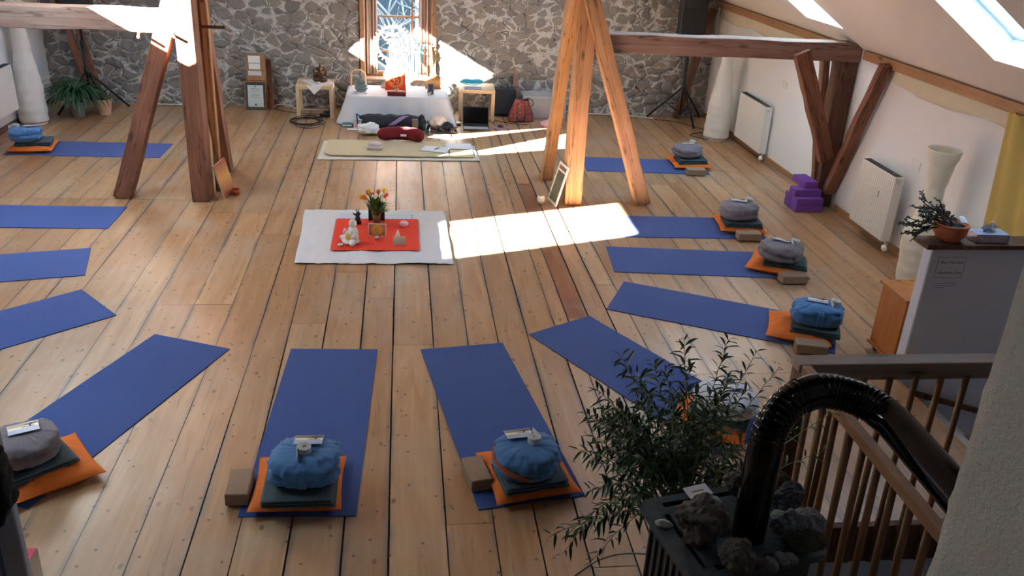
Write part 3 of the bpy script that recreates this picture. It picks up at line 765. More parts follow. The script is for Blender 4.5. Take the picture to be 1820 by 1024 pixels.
# railing
rl = empty('stair_railing', (1.95, 3.53, 0), 'wooden stair railing with round spindles and grey weathered handrail', 'railing')
mb = MB(); mb.bb(-.06, 1.48, -.045, .055, .955, 1.0); mb.build('handrail', 'rail_wood', rl, bevel=.006)
mb = MB(); mb.bb(-.02, 1.48, -.03, .01, .90, .955); mb.build('lower_rail', 'rail_wood', rl, bevel=.004)
mb = MB(); mb.bb(-.050, -.004, -1.75, -.045, .945, 1.0); mb.build('handrail', 'rail_brown', rl, bevel=.006)
mb = MB(); mb.bb(-.05, .05, -.05, .05, -.25, .955); mb.build('newel_post', 'dark_timber', rl, bevel=.006)
xs = [.16 + .135 * k for k in range(10)]
for x in xs:
    mb = MB(); mb.tube([(x, -.055, -.22), (x, -.03, .92)], .0165, 10); mb.build('spindle', 'baluster_wood', rl, smooth=True)
for k in range(12):
    y = -.13 - .128 * k
    mb = MB(); mb.tube([(.015, y, -.22), (-.025, y, .95)], .0165, 10); mb.build('spindle', 'baluster_wood', rl, smooth=True)
mb = MB(); mb.bb(-.03, .03, -1.50, -1.42, -.25, .93); mb.build('newel_post', 'dark_timber', rl, bevel=.005)

# chimney pillar
def pillar():
    mb = MB(); x0, x1, y0, y1 = 1.545, 2.35, .75, 1.86
    def ring(z):
        r = []
        for (a, b) in (((x0, y0), (x0, y1)), ((x0, y1), (x1, y1)), ((x1, y1), (x1, y0)), ((x1, y0), (x0, y0))):
            for k in range(26): r.append(Vector((a[0] + (b[0] - a[0]) * k / 26, a[1] + (b[1] - a[1]) * k / 26, z)))
        return r
    n = 104; zs = [k * .045 for k in range(88)]
    for z in zs:
        for v in ring(z):
            q = v * 9; mb.v.append(v + Vector((noise.noise(q), noise.noise(q + Vector((5, 5, 5))), 0)) * .008 + Vector((noise.noise(v * 30), noise.noise(v * 30 + Vector((3, 1, 4))), 0)) * .005)
    for i in range(len(zs) - 1):
        for j in range(n): mb.f.append((i * n + j, i * n + (j + 1) % n, (i + 1) * n + (j + 1) % n, (i + 1) * n + j)); mb.mi.append(0)
    struct('wall_chimney', mb, 'rough_plaster', smooth=True)
pillar()

# ================================================================== YOGA STATIONS
def mat_obj(quad, label, L0=None, curl=0):
    """quad: near/far floor points of the visible edge: a,b = inner end, direction away; width .60"""
    a, b, d, Ln = quad          # a: left corner of inner end, b: right corner, d: unit direction to outer end
    w = (b - a); o = a
    def fn(u, v):
        p = o + w * v + d * Ln * u
        z = .0055 + .0015 * noise.noise(Vector((p.x * 3, p.y * 3, 1)))
        if curl and u < .05: z += curl * (1 - u / .05)
        return Vector((p.x, p.y, z))
    def fb(u, v):
        q = fn(u, v); q.z -= .0045; return q
    mb = MB(); nu, nv = 40, 12
    mb.grid(fn, nu, nv); mb.grid(fb, nu, nv)
    W1 = nv + 1; B = (nu + 1) * W1
    for i in range(nu):
        for j in (0, nv): mb.f.append((i * W1 + j, (i + 1) * W1 + j, B + (i + 1) * W1 + j, B + i * W1 + j)); mb.mi.append(0)
    for j in range(nv):
        for i in (0, nu): mb.f.append((i * W1 + j, i * W1 + j + 1, B + i * W1 + j + 1, B + i * W1 + j)); mb.mi.append(0)
    ob = mb.build('yoga_mat', 'mat_blue', smooth=False)
    return tag(ob, label, 'yoga mat', 'blue yoga mats laid out in a circle')
def quad_from(pa, pb, pc, Ln=None):
    a, b, c = G(*pa), G(*pb), G(*pc)       # inner end corners a, b and a point c further out along the b side
    d = (c - b).normalized(); wv = (b - a); wv = wv - d * wv.dot(d); wv = wv.normalized() * .60
    a = b - wv
    return (a, b, d, Ln or (c - b).length)
mats = {
 'A': quad_from((511, 622), (671, 622), (633, 918)),
 'B': quad_from((745, 624), (893, 611), (1040, 882)),
 'C': quad_from((944, 596), (1048, 563), (1285, 700), 1.83),
 'D': quad_from((1099, 502), (1078, 550), (1484, 630)),
 'E': quad_from((1079, 440), (1092, 484), (1440, 497)),
 'F': quad_from((1048, 386), (1068, 421), (1362, 426)),
 'G': quad_from((1042, 281), (1043, 304), (1262, 311)),
 'L1': quad_from((263, 598), (408, 621), (50, 905)),
 'L2': quad_from((143, 517), (207, 561), (0, 622), 1.8),
 'L3': quad_from((161, 443), (151, 490), (0, 502), 1.8),
 'L4': quad_from((229, 368), (192, 407), (0, 405), 1.8),
 'L5': quad_from((307, 258), (284, 281), (6, 275)),
}
mlab = {
 'A': 'blue yoga mat pointing straight at the viewer, left of the two nearest centre mats',
 'B': 'blue yoga mat slightly turned, under the cushion with the orange band',
 'C': 'blue yoga mat running diagonally towards the leafy plant',
 'D': 'blue yoga mat slanting right, under the blue cushion nearest the half wall',
 'E': 'blue yoga mat on the right, under the grey cushion nearest the radiator',
 'F': 'blue yoga mat on the right whose inner end lies in the sun patch',
 'G': 'blue yoga mat furthest back on the right, passing behind the light timber frame',
 'L1': 'blue yoga mat running diagonally to the lower left, under the grey round cushion',
 'L2': 'empty blue yoga mat at the left edge with a slanting end, nearest of the three',
 'L3': 'empty pale blue yoga mat at the left edge, middle one of the three',
 'L4': 'empty blue yoga mat at the left edge, furthest of the three',
 'L5': 'blue yoga mat furthest back on the left, passing behind the dark timber frame'}
for k in mats: mat_obj(mats[k], mlab[k], curl=.004 if k in 'CB' else 0)

def pillow_mesh(seed):
    mb = MB(); rs = Vector((seed * 3.1, 0, 0)); n = 36; s = .238
    def fn(u, v, sg):
        a, b = u * 2 - 1, v * 2 - 1
        x = a * s * (1 - .055 * (1 - b * b)); y = b * s * (1 - .055 * (1 - a * a))
        t = .055 * max(0, (1 - abs(a) ** 3.2)) ** .6 * max(0, (1 - abs(b) ** 3.2)) ** .6
        wr = .012 * noise.noise(Vector((a * 4, b * 5, seed))) + .004 * noise.noise(Vector((a * 14, b * 3, seed + 4)))
        e = (1 - a ** 8) * (1 - b ** 8)
        return Vector((x, y, .040 + (t if sg > 0 else -min(.036, t)) + (wr * e if sg > 0 else 0) + .016 * noise.noise(Vector((a * 1.3, b * 1.3, seed))) * (a * a + b * b) * .4))
    mb.grid(lambda u, v: fn(u, v, 1), n, n); mb.grid(lambda u, v: fn(u, v, -1), n, n)
    return mb
def seam_mesh(seed):
    mb = MB(); s = .238; pts = []
    for k in range(48):
        t = k / 12
        if t < 1: a, b = -1 + 2 * t, -1
        elif t < 2: a, b = 1, -1 + 2 * (t - 1)
        elif t < 3: a, b = 1 - 2 * (t - 2), 1
        else: a, b = -1, 1 - 2 * (t - 3)
        pts.append((a * s * (1 - .055 * (1 - b * b)), b * s * (1 - .055 * (1 - a * a)), .040 + .016 * noise.noise(Vector((a * 1.3, b * 1.3, seed))) * (a * a + b * b) * .4))
    pts.append(pts[0]); mb.tube(pts, .0028, 5); return mb
def zafu(rx, ry, h, p=2.4, pleat=.004, npl=36, seed=0, fold=True, bulge=.5):
    """round or oblong buckwheat cushion, seam line round the middle"""
    mb = MB(); n, k = 96, 26; vs = []
    for i in range(1, k):
        th = PI * i / k
        for j in range(n):
            a = 2 * PI * j / n; ca, sa = math.cos(a), math.sin(a)
            rr = (abs(ca) ** p + abs(sa) ** p) ** (-1 / p)
            st = max(0, math.sin(th)) ** .48
            z = -math.cos(th); zz = (1 if z > 0 else -1) * abs(z) ** .72
            side = math.sin(th) ** 3
            r = st * (1 + .012 * math.sin(npl * a) * (1 - side) * side * 3.2)
            x, y = rx * rr * r * ca, ry * rr * r * sa
            q = Vector((x * 9, y * 9, z * 2 + seed))
            wr = .009 * noise.noise(q) + pleat * 1.6 * noise.noise(Vector((ca * 8, sa * 8, z * 1.4 + seed))) + .003 * noise.noise(Vector((ca * 3, sa * 3, z * 13 + seed)))
            # belt crease slightly under the middle
            cr = -.012 * math.exp(-((z - .02 - .12 * math.sin(a * 2 + seed)) / .07) ** 2) if fold else 0
            m = 1 + (wr + cr) / max(rx, ry) * 2.0
            vs.append(Vector((x * m, y * m, h / 2 + zz * h / 2 + (wr * .7 if z > .3 else 0))))
    bt = len(vs); vs += [Vector((0, 0, 0)), Vector((0, 0, h))]
    fs = [(i * n + j, i * n + (j + 1) % n, (i + 1) * n + (j + 1) % n, (i + 1) * n + j) for i in range(k - 2) for j in range(n)]
    fs += [(bt, (j + 1) % n, j) for j in range(n)] + [((k - 2) * n + j, (k - 2) * n + (j + 1) % n, bt + 1) for j in range(n)]
    mb.add(vs, fs); return mb
def blanket_mesh(w, d, h, seed):
    mb = MB(); L_ = 3
    for i in range(L_):
        z0 = h * i / L_ + .001; th = h / L_ - .002
        jx = .006 * math.sin(seed + i * 2); jw = w * (1 - .02 * i)
        def fn(u, v, z0=z0, th=th, jx=jx, jw=jw):
            a = v * 2 * PI; ca, sa = math.cos(a), math.sin(a); e = .35
            y = d / 2 * (abs(ca) ** e) * (1 if ca > 0 else -1); zz = th / 2 * (abs(sa) ** .8) * (1 if sa > 0 else -1)
            x = (u - .5) * jw + jx
            return Vector((x, y + .004 * noise.noise(Vector((x * 12, seed, i))), z0 + th / 2 + zz + .003 * noise.noise(Vector((x * 9, y * 9, seed + i)))))
        b = len(mb.v); nu, nv = 22, 28
        mb.grid(fn, nu, nv)
        mb.f.append(tuple(b + j for j in range(nv))); mb.mi.append(0)
        mb.f.append(tuple(b + nu * (nv + 1) + j for j in range(nv - 1, -1, -1))); mb.mi.append(0)
    return mb
def card_mesh():
    mb = MB(); w, d, t = .148, .105, .0008
    mb.m = 0; mb.bb(-w / 2, w / 2, -d / 2, d / 2, 0, t)
    mb.m = 1; mb.bb(-w / 2 + .003, w / 2 - .003, .018, d / 2 - .003, t, t + .0003)
    mb.m = 2; mb.bb(-w / 2 + .003, w / 2 - .003, -.006, .018, t, t + .0003)
    mb.m = 3
    sil = [(.020, .006), (.030, .006), (.031, .020), (.060, .034), (.064, .040), (.036, .036), (.034, .044), (.026, .044), (.024, .034), (-.004, .040), (-.006, .035), (.022, .022)]
    mb.slab([(x + .008, y, t + .0003) for x, y in sil], (0, 0, 1), .0003)
    mb.slab([(-.012, .002, t + .0003), (.062, .002, t + .0003), (.05, .008, t + .0003), (.0, .008, t + .0003)], (0, 0, 1), .0003)
    return mb
def strap_mesh(buckle=False):
    mb = MB(); pts = []
    turns = 6.5; r0, r1 = .007, .037; n = 120
    for k in range(n + 1):
        a = turns * 2 * PI * k / n; r = r0 + (r1 - r0) * k / n; pts.append((r * math.cos(a), r * math.sin(a)))
    lx, ly = pts[-1]
    for k in range(1, 8): pts.append((lx - .006 * k * .4, ly - .011 * k))
    t = .0016; h = .034; b = len(mb.v); m = len(pts)
    for i, (x, y) in enumerate(pts):
        p = Vector((x, y)); q = Vector(pts[min(i + 1, m - 1)]) - Vector(pts[max(i - 1, 0)]); q.normalize(); nn = Vector((-q.y, q.x)) * t
        for s in (-1, 1):
            for z in (0, h): mb.v.append(Vector((x + nn.x * s, y + nn.y * s, z)))
    for i in range(m - 1):
        A, B = b + i * 4, b + (i + 1) * 4
        for (p, q) in ((0, 1), (1, 3), (3, 2), (2, 0)): mb.f.append((A + p, A + q, B + q, B + p)); mb.mi.append(0)
    mb.f.append((b, b + 1, b + 3, b + 2)); mb.mi.append(0); e = b + (m - 1) * 4; mb.f.append((e, e + 1, e + 3, e + 2)); mb.mi.append(0)
    return mb
MATS['card_dark'] = plain('card_dark', (.20, .17, .13), .3, .25, 12); MATS['card_light'] = plain('card_light', (.80, .76, .60), .3, .2, 20)
plain('card_blue', (.34, .42, .60), .3, .15, 12)
def put(o, loc, rz, rx=0, ry=0): o.location = loc; o.rotation_euler = Euler((rx, ry, rz), 'XYZ')

def cushion(kind, seed, label, grp):
    r = empty('meditation_cushion', (0, 0, 0), label, 'cushion', grp)
    mt = {'blue': 'cushion_blue', 'grey': 'cushion_grey', 'white': 'cushion_white', 'band': 'cushion_blue'}[kind[0]]
    rx, ry, h, p = kind[1]
    zafu(rx, ry, h, p, seed=seed).build('cushion_body', mt, r, smooth=True)
    z0 = h
    if kind[0] == 'band':
        mb = MB(); k = 64
        def fn(u, v):
            a = u * 2 * PI; z = .070 + .045 * math.cos(a - 2.4) + (v - .5) * .034
            zz = (z - h / 2) / (h / 2); zz = max(-.95, min(.95, zz)); th = math.acos(-(abs(zz) ** (1 / .72)) * (1 if zz > 0 else -1))
            st = math.sin(th) ** .48 * 1.022
            return Vector((rx * st * math.cos(a), ry * st * math.sin(a), z))
        mb.grid(fn, 72, 3); mb.build('trim_band', 'band_orange', r, smooth=True, solid=.005)
    elif kind[0] in ('blue', 'grey') and len(kind) > 2:
        a0 = kind[2]; mb = MB()
        def fn(u, v):
            th = PI * (.26 + .50 * u); z = -math.cos(PI - th); zz = (1 if z > 0 else -1) * abs(z) ** .72
            st = math.sin(th) ** .48 * 1.055; a = a0 + (v - .5) * .23
            rr = (abs(math.cos(a)) ** p + abs(math.sin(a)) ** p) ** (-1 / p)
            return Vector((rx * rr * st * math.cos(a), ry * rr * st * math.sin(a), h / 2 + zz * h / 2))
        mb.grid(fn, 14, 5); mb.build('carry_strap', mt, r, smooth=True, solid=.006)
    return r
ST = {
 # pillow centre, rot, blanket centre+rot+size, cushion centre+rot+kind, block, card, strap
 'A': dict(pil=(-.555, 3.95, 0), bl=(-.535, 3.83, 0, .37, .27), cu=(-.51, 3.905, 0), kind=('blue', (.185, .165, .165, 2.9), -PI / 2), blk=(-.86, 3.93, PI / 2), card=(.015, .075, -.03), strap=(.0, -.02, .35)),
 'B': dict(pil=(.69, 3.99, .17), bl=(.69, 3.90, .2, .36, .27), cu=(.665, 3.915, .2), kind=('band', (.185, .18, .165, 2.1)), blk=(.405, 3.99, PI / 2 + .20), card=(-.02, .085, -.05), strap=(.04, .0, 3.7)),
 'C': dict(pil=(1.93, 4.50, -.52), bl=(1.97, 4.48, -.52, .37, .27), cu=(1.99, 4.47, -.5), kind=('white', (.20, .175, .14, 2.2)), blk=(1.745, 4.30, -.85), card=(.02, .05, .7), strap=(-.02, .13, 0)),
 'D': dict(pil=(3.03, 5.72, -.43), bl=(3.11, 5.64, -.40, .36, .27), cu=(3.12, 5.66, -.30), kind=('blue', (.19, .145, .165, 3.2), -PI / 2), blk=(2.995, 5.42, -.27), card=(-.01, .03, -.15), strap=(.115, .02, 0)),
 'E': dict(pil=(3.36, 7.00, -.55), bl=(3.40, 6.92, -.4, .38, .27), cu=(3.345, 6.915, -.35), kind=('grey', (.195, .17, .155, 2.3), -.9), blk=(3.385, 6.68, 0), card=(.0, .05, -.45), strap=(.11, .05, 0)),
 'F': dict(pil=(3.39, 8.02, -.14), bl=(3.37, 7.95, -.1, .37, .27), cu=(3.34, 7.985, 0), kind=('grey', (.195, .17, .165, 2.2)), blk=(3.36, 7.70, -.05), card=(.0, .04, -.3), strap=(.11, .05, 0)),
 'G': dict(pil=(3.53, 10.22, -.05), bl=(3.52, 10.15, 0, .36, .27), cu=(3.48, 10.20, .3), kind=('grey', (.185, .17, .15, 2.2)), blk=(3.49, 9.83, -.03), card=(.01, .03, -.1), strap=(.10, .06, 0)),
 'L5': dict(pil=(-4.23, 10.45, .12), bl=(-4.20, 10.42, .2, .38, .28), cu=(-4.27, 10.38, .2), kind=('blue', (.175, .165, .15, 2.4)), blk=None, card=(.06, .04, .2), strap=(-.09, .05, 0)),
 'L1': dict(pil=(-1.92, 4.15, .63), bl=(-1.955, 4.11, .70, .38, .27), cu=(-1.995, 4.135, .6), kind=('grey', (.18, .175, .155, 2.3)), blk=None, card=(.02, .02, -.15), strap=None),
}
where = {'A': 'left of the two nearest centre stations', 'B': 'right of the two nearest centre stations', 'C': 'behind the leafy plant', 'D': 'right, nearest the half wall',
         'E': 'right, third from the back', 'F': 'right, second from the back', 'G': 'far right at the back', 'L5': 'far left at the back', 'L1': 'lower left corner'}
wp = {'A': 'on the near centre left mat', 'B': 'on the near centre right mat', 'C': 'behind the leafy plant', 'D': 'on the mat nearest the half wall',
      'E': 'on the mat below the near radiator', 'F': 'on the mat reaching the sun patch', 'G': 'on the rearmost right mat', 'L5': 'on the rearmost left mat', 'L1': 'on the diagonal mat at lower left'}
cl = {'A': 'oblong blue meditation cushion with a cloth handle, on the near centre left mat', 'B': 'blue meditation cushion with an orange band, on the near centre right mat',
      'C': 'round white meditation cushion half hidden by the leafy plant', 'D': 'oblong bright blue cushion with a cloth handle, nearest the half wall',
      'E': 'grey cushion with crossed cloth folds, on the mat below the near radiator', 'F': 'round smooth grey meditation cushion on the mat that reaches the sun patch',
      'G': 'small grey meditation cushion furthest back on the right', 'L5': 'blue meditation cushion in front of the left paper lamp', 'L1': 'grey round meditation cushion cut off at the lower left edge'}
proto = {}
for k, s in ST.items():
    sd = sum(map(ord, k)) % 17
    # pillow
    if 'pil' not in proto:
        r = empty('floor_pillow', (0, 0, 0), 'x', 'pillow', 'orange floor pillows'); pillow_mesh(2).build('pillow_body', 'orange_cotton', r, smooth=True); seam_mesh(2).build('seam_piping', 'orange_cotton', r, smooth=True)
        proto['pil'] = r
    else: r = copy_tree(proto['pil'])
    x, y, a = s['pil']; put(r, (x, y, .004), a + (PI if sd % 2 else 0)); r['label'] = 'flat orange cotton floor pillow ' + wp[k]
    x, y, a, bw, bd = s['bl']
    o = blanket_mesh(bw, bd, .055, sd).build('folded_blanket', 'blanket_grey', smooth=True); put(o, (x, y, .074), a)
    tag(o, 'folded dark grey blanket on the orange pillow ' + wp[k], 'blanket', 'folded dark blankets')
    x, y, a = s['cu']; r = cushion(s['kind'], sd, cl[k], 'meditation cushions'); zc = .127; put(r, (x, y, zc), a)
    h = s['kind'][1][2]; R = Matrix.Rotation(a, 3, 'Z')
    tilt = -.10
    if s['card']:
        cx, cy, ca = s['card']; v = R @ Vector((cx, cy, 0))
        if 'card' not in proto:
            o = card_mesh().build('picture_card', ['card_blue', 'card_dark', 'card_light', 'ink']); proto['card'] = o
        else: o = copy_tree(proto['card'])
        put(o, (x + v.x, y + v.y, zc + h + .008), ca + a, -.16 if cy > .04 else -.05); tag(o, 'small picture postcard lying on the cushion ' + wp[k], 'postcard', 'picture postcards on the cushions')
    if s['strap']:
        cx, cy, ca = s['strap']; v = R @ Vector((cx, cy, 0))
        if 'strap' not in proto:
            o = strap_mesh().build('rolled_strap', 'strap_cotton'); proto['strap'] = o
            mb = MB(); mb.tube([(-.008, .004, .036), (.008, .008, .036), (.010, -.006, .036), (-.006, -.010, .036), (-.008, .004, .036)], .0012, 5); mb.build('buckle', 'chrome', o)
        else: o = copy_tree(proto['strap'])
        rr = math.hypot(cx, cy)
        put(o, (x + v.x, y + v.y, zc + h + .001 - (.010 if rr > .09 else 0)), ca, .06, .10 if rr > .09 else 0); tag(o, 'rolled pale cotton yoga strap on the cushion ' + wp[k], 'yoga strap', 'rolled yoga straps on the cushions')
    if s['blk']:
        bx, by, ba = s['blk']
        if 'blk' not in proto:
            mb = MB(); mb.box((0, 0, .0375), (.23, .12, .075)); o = mb.build('cork_block', 'cork', bevel=.009, segs=3); proto['blk'] = o
        else: o = copy_tree(proto['blk'])
        put(o, (bx, by, .008), ba); tag(o, 'brown cork yoga block beside the orange pillow ' + wp[k], 'yoga block', 'cork yoga blocks')

# ================================================================== CENTRE PIECE
def cloth(name, pts, mat, label, cat, z=.004, amp=.004, zig=0, nu=40, nv=40, solid=.002, sc=5):
    a, b, c, d = [Vector(p) for p in pts]
    def fn(u, v):
        p = a.lerp(b, u).lerp(d.lerp(c, u), v)
        ez = 0
        if zig:
            for t in (u, v):
                pass
            if u in (0.0, 1.0): p = p + (b - a).normalized() * (.010 if round(v * nv) % 2 else -.002) * (1 if u else -1)
            if v in (0.0, 1.0): p = p + (d - a).normalized() * (.010 if round(u * nu) % 2 else -.002) * (1 if v else -1)
        else:
            p = p + Vector((noise.noise(Vector((p.x * 2, p.y * 2, 5))), noise.noise(Vector((p.x * 2, p.y * 2, 8))), 0)) * .012 * (1 if u in (0, 1) or v in (0, 1) else 0)
        return Vector((p.x, p.y, z + abs(amp * noise.noise(Vector((p.x * sc, p.y * sc, 2)))) + amp * .5 * abs(noise.noise(Vector((p.x * sc * 3, p.y * sc * 1.2, 7))))))
    mb = MB(); mb.grid(fn, nu, nv); o = mb.build(name, mat, smooth=True, solid=-solid); return tag(o, label, cat)
cloth('floor_cloth', [G(542, 374), G(790, 377), G(807, 471), G(524, 470)], 'white_linen', 'large white sheet spread on the floor in the middle of the room', 'cloth', .005, .020, nu=90, nv=90, sc=3.2)
cloth('table_runner', [(-.63, 8.29, 0), (.10, 8.28, 0), (.09, 8.05, 0), (-.63, 8.05, 0)], 'runner_blue', 'pale blue sheer runner showing behind the red cloth', 'cloth', .022, .002)
def zigzag():
    x0, x1, y0, y1 = -.63, .14, 7.33, 8.13; pts = []; n1, n2 = 36, 38
    for k in range(n1): pts.append((x0 + (x1 - x0) * k / n1, y0 - (.012 if k % 2 else 0)))
    for k in range(n2): pts.append((x1 + (.012 if k % 2 else 0), y0 + (y1 - y0) * k / n2))
    for k in range(n1): pts.append((x1 - (x1 - x0) * k / n1, y1 + (.012 if k % 2 else 0)))
    for k in range(n2): pts.append((x0 - (.012 if k % 2 else 0), y1 - (y1 - y0) * k / n2))
    mb = MB(); mb.slab([(x, y, .0245) for x, y in pts], (0, 0, 1), .003)
    tag(mb.build('felt_cloth', 'red_felt'), 'red felt cloth with zigzag edge on the white floor sheet', 'cloth')
zigzag()
ZC = .028
# vase with tulips
vs = empty('flower_vase', (-.25, 8.0, ZC), 'glass vase on the red cloth in front of the black board', 'vase')
mb = MB(); mb.lathe([(.028, 0), (.034, .004), (.038, .05), (.044, .10), (.050, .148), (.047, .148), (.041, .10), (.035, .05), (.030, .010), (.002, .008)], n=28)
mb.build('vase_glass', 'clear_glass', vs, smooth=True)
mb = MB(); mb.lathe([(.002, .012), (.030, .012), (.034, .05), (.038, .085), (.002, .085)], n=20); mb.build('water', 'stem_green', vs, smooth=True)
fl = empty('tulip_bouquet', (-.25, 8.0, ZC + .02), 'bunch of yellow, orange and white tulips standing in the glass vase', 'flowers')
rs = random.Random(4)
heads = [(-.135, .0, .235, 'tulip_yellow'), (-.055, .0, .285, 'tulip_yellow'), (-.075, .04, .265, 'tulip_orange'), (-.10, -.03, .24, 'tulip_orange'), (-.02, -.03, .245, 'tulip_white'), (.02, .05, .27, 'tulip_orange'),
         (.055, .0, .25, 'tulip_white'), (.075, .03, .285, 'tulip_yellow'), (.085, -.02, .255, 'tulip_red'), (.06, -.05, .225, 'tulip_white'), (.10, .01, .26, 'tulip_red'), (-.03, .05, .25, 'tulip_red')]
for hx, hy, hz, mt in heads:
    mb = MB(); mb.tube([(hx * .12, hy * .12, -.01), (hx * .35, hy * .35, hz * .5), (hx, hy, hz)], .003, 5); mb.build('stem', 'stem_green', fl, smooth=True)
    mb = MB(); R = Euler((-hy * 2.5, hx * 2.5, 0)).to_matrix(); s = 1.15 if mt != 'tulip_red' else .8
    for k in range(6):
        a = k * PI / 3
        def fn(u, v, a=a):
            w = math.sin(PI * min(1, u * .93 + .05)) * .55
            ang = a + (v - .5) * 2 * w; r = .017 * s * math.sin(PI * (.12 + .75 * u)) + .002 * (k % 2)
            return R @ Vector((r * math.cos(ang), r * math.sin(ang), -.012 + u * .048 * s)) + Vector((hx, hy, hz))
        mb.grid(fn, 6, 4)
    mb.build('tulip_head', mt, fl, smooth=True, solid=.0015)
mb = MB()
for k in range(90):
    a = rs.uniform(0, 2 * PI); sp = rs.uniform(.03, .13); top = rs.uniform(.17, .29); ln = rs.uniform(.09, .15); w = rs.uniform(.009, .018)
    if k > 72: sp = rs.uniform(.09, .15); a = rs.uniform(-.7, .5); top = rs.uniform(.13, .2); ln = .05
    p0 = Vector((math.cos(a) * sp * .3, math.sin(a) * sp * .3, top - ln)); p1 = Vector((math.cos(a) * sp, math.sin(a) * sp, top - rs.uniform(0, .03)))
    sd = Vector((-math.sin(a), math.cos(a), 0)) * w; mid = p0.lerp(p1, .55) + Vector((0, 0, .012))
    mb.add([p0, mid - sd, mid + sd, p1], [(0, 1, 2), (1, 3, 2)])
    mb.tube([Vector((math.cos(a) * .01, math.sin(a) * .01, .03)), p0], .0014, 4)
mb.build('foliage', 'leaf_green', fl)
def rect(name, p, w, h, mats, rz, lean, label, cat, t=.004, parts=None):
    """upright panel at p (bottom centre), leaning back by lean"""
    r = empty(name, p, label, cat); r.rotation_euler = Euler((-lean, 0, rz), 'XYZ')
    mb = MB(); mb.bb(-w / 2, w / 2, 0, t, 0, h); mb.build('board', mats, r, bevel=.0008)
    return r
r = rect('black_board', (-.25, 8.075, ZC), .155, .15, 'black_plastic', 0, .12, 'small black board standing behind the glass vase', 'board')
r = rect('mandala_picture', (-.235, 7.66, ZC + .001), .165, .118, 'paper', -.06, .25, 'small mandala picture with gold rings leaning in front of the vase', 'picture')
mb = MB(); mb.bb(-.077, .077, -.001, 0, .006, .112); mb.build('print', 'terracotta', r)
for i, (rad, mt) in enumerate(((.050, 'ochre'), (.043, 'bronze'), (.039, 'ochre'), (.026, 'bronze'), (.021, 'ochre'), (.013, 'bronze'), (.009, 'ochre'))):
    mb = MB(); mb.slab([(rad * math.cos(a * PI / 16), -.0012 - i * .0003, .059 + rad * math.sin(a * PI / 16)) for a in range(32)], (0, -1, 0), .0003); mb.build('ring', mt, r)
mb = MB(); mb.box((0, .035, .04), (.02, .001, .085), Euler((.75, 0, 0)).to_matrix()); mb.build('easel_back', 'paper', r)
def tealight(p, label, glass=False, mt='stone_white'):
    r = empty('tealight_holder', p, label, 'candle')
    if glass:
        mb = MB(); mb.lathe([(.014, 0), (.022, .004), (.030, .045), (.028, .045), (.020, .008), (.001, .006)], n=20); mb.build('glass_cup', 'clear_glass', r, smooth=True)
        mb = MB(); mb.lathe([(.017, .010), (.019, .03), (.001, .03)], n=16); mb.build('candle', 'white_cotton', r, smooth=True)
    else:
        mb = MB(); mb.lathe([(.018, 0), (.0195, .002), (.0195, .016), (.018, .016), (.018, .012), (.001, .012)], n=20); mb.build('metal_cup', 'tealight_metal', r, smooth=True)
        mb = MB(); mb.lathe([(.017, .004), (.017, .0135), (.001, .0135)], n=16); mb.build('wax', 'white_cotton', r)
    mb = MB(); mb.tube([(0, 0, .012), (0, .001, .02 if not glass else .036)], .001, 5); mb.build('wick', 'ink', r)
    return r
tealight((-.235, 7.57, ZC), 'clear glass tealight holder in front of the mandala picture', True)
mb = MB(); mb.lathe([(.0, 0), (.012, .001), (.013, .004), (.002, .006)], n=14, sx=1.3); q = mb.build('brass_disc', 'ochre', smooth=True); q.location = (-.24, 7.465, ZC); tag(q, 'tiny yellow oval token on the red cloth in front of the tealight', 'token')
r = tealight((-.555, 7.415, ZC), 'silvery tealight at the near left corner of the red cloth'); r.scale = (1.25, 1.25, 1.3)
r = rect('pastel_card', (-.03, 7.45, ZC), .112, .082, 'pastel_print', 0, .15, 'pastel lilac and yellow card standing before the white cone', 'card', .0015)
mb = MB(); mb.box((0, .03, .03), (.02, .001, .07), Euler((.7, 0, 0)).to_matrix()); mb.build('card_stand', 'paper', r)
mb = MB(); mb.lathe([(.030, 0), (.030, .004), (.019, .04), (.009, .075), (.001, .092)], n=24); q = mb.build('white_cone', 'stone_white', smooth=True); q.location = (-.045, 7.60, ZC); tag(q, 'small white cone behind the pastel card on the red cloth', 'cone')
mb = MB()
for k in range(14):
    a = k * PI / 7; R = Euler((0, 0, a)).to_matrix()
    mb.ell(R @ Vector((.024, 0, .022)), (.022, .012, .024), 8, 6, R)
mb.ell((0, 0, .022), (.03, .03, .027)); q = mb.build('rose_stone', 'pink_crystal', smooth=True, remesh=.004); q.location = (.012, 7.94, ZC); tag(q, 'pale pink scalloped stone at the far right of the red cloth', 'stone')
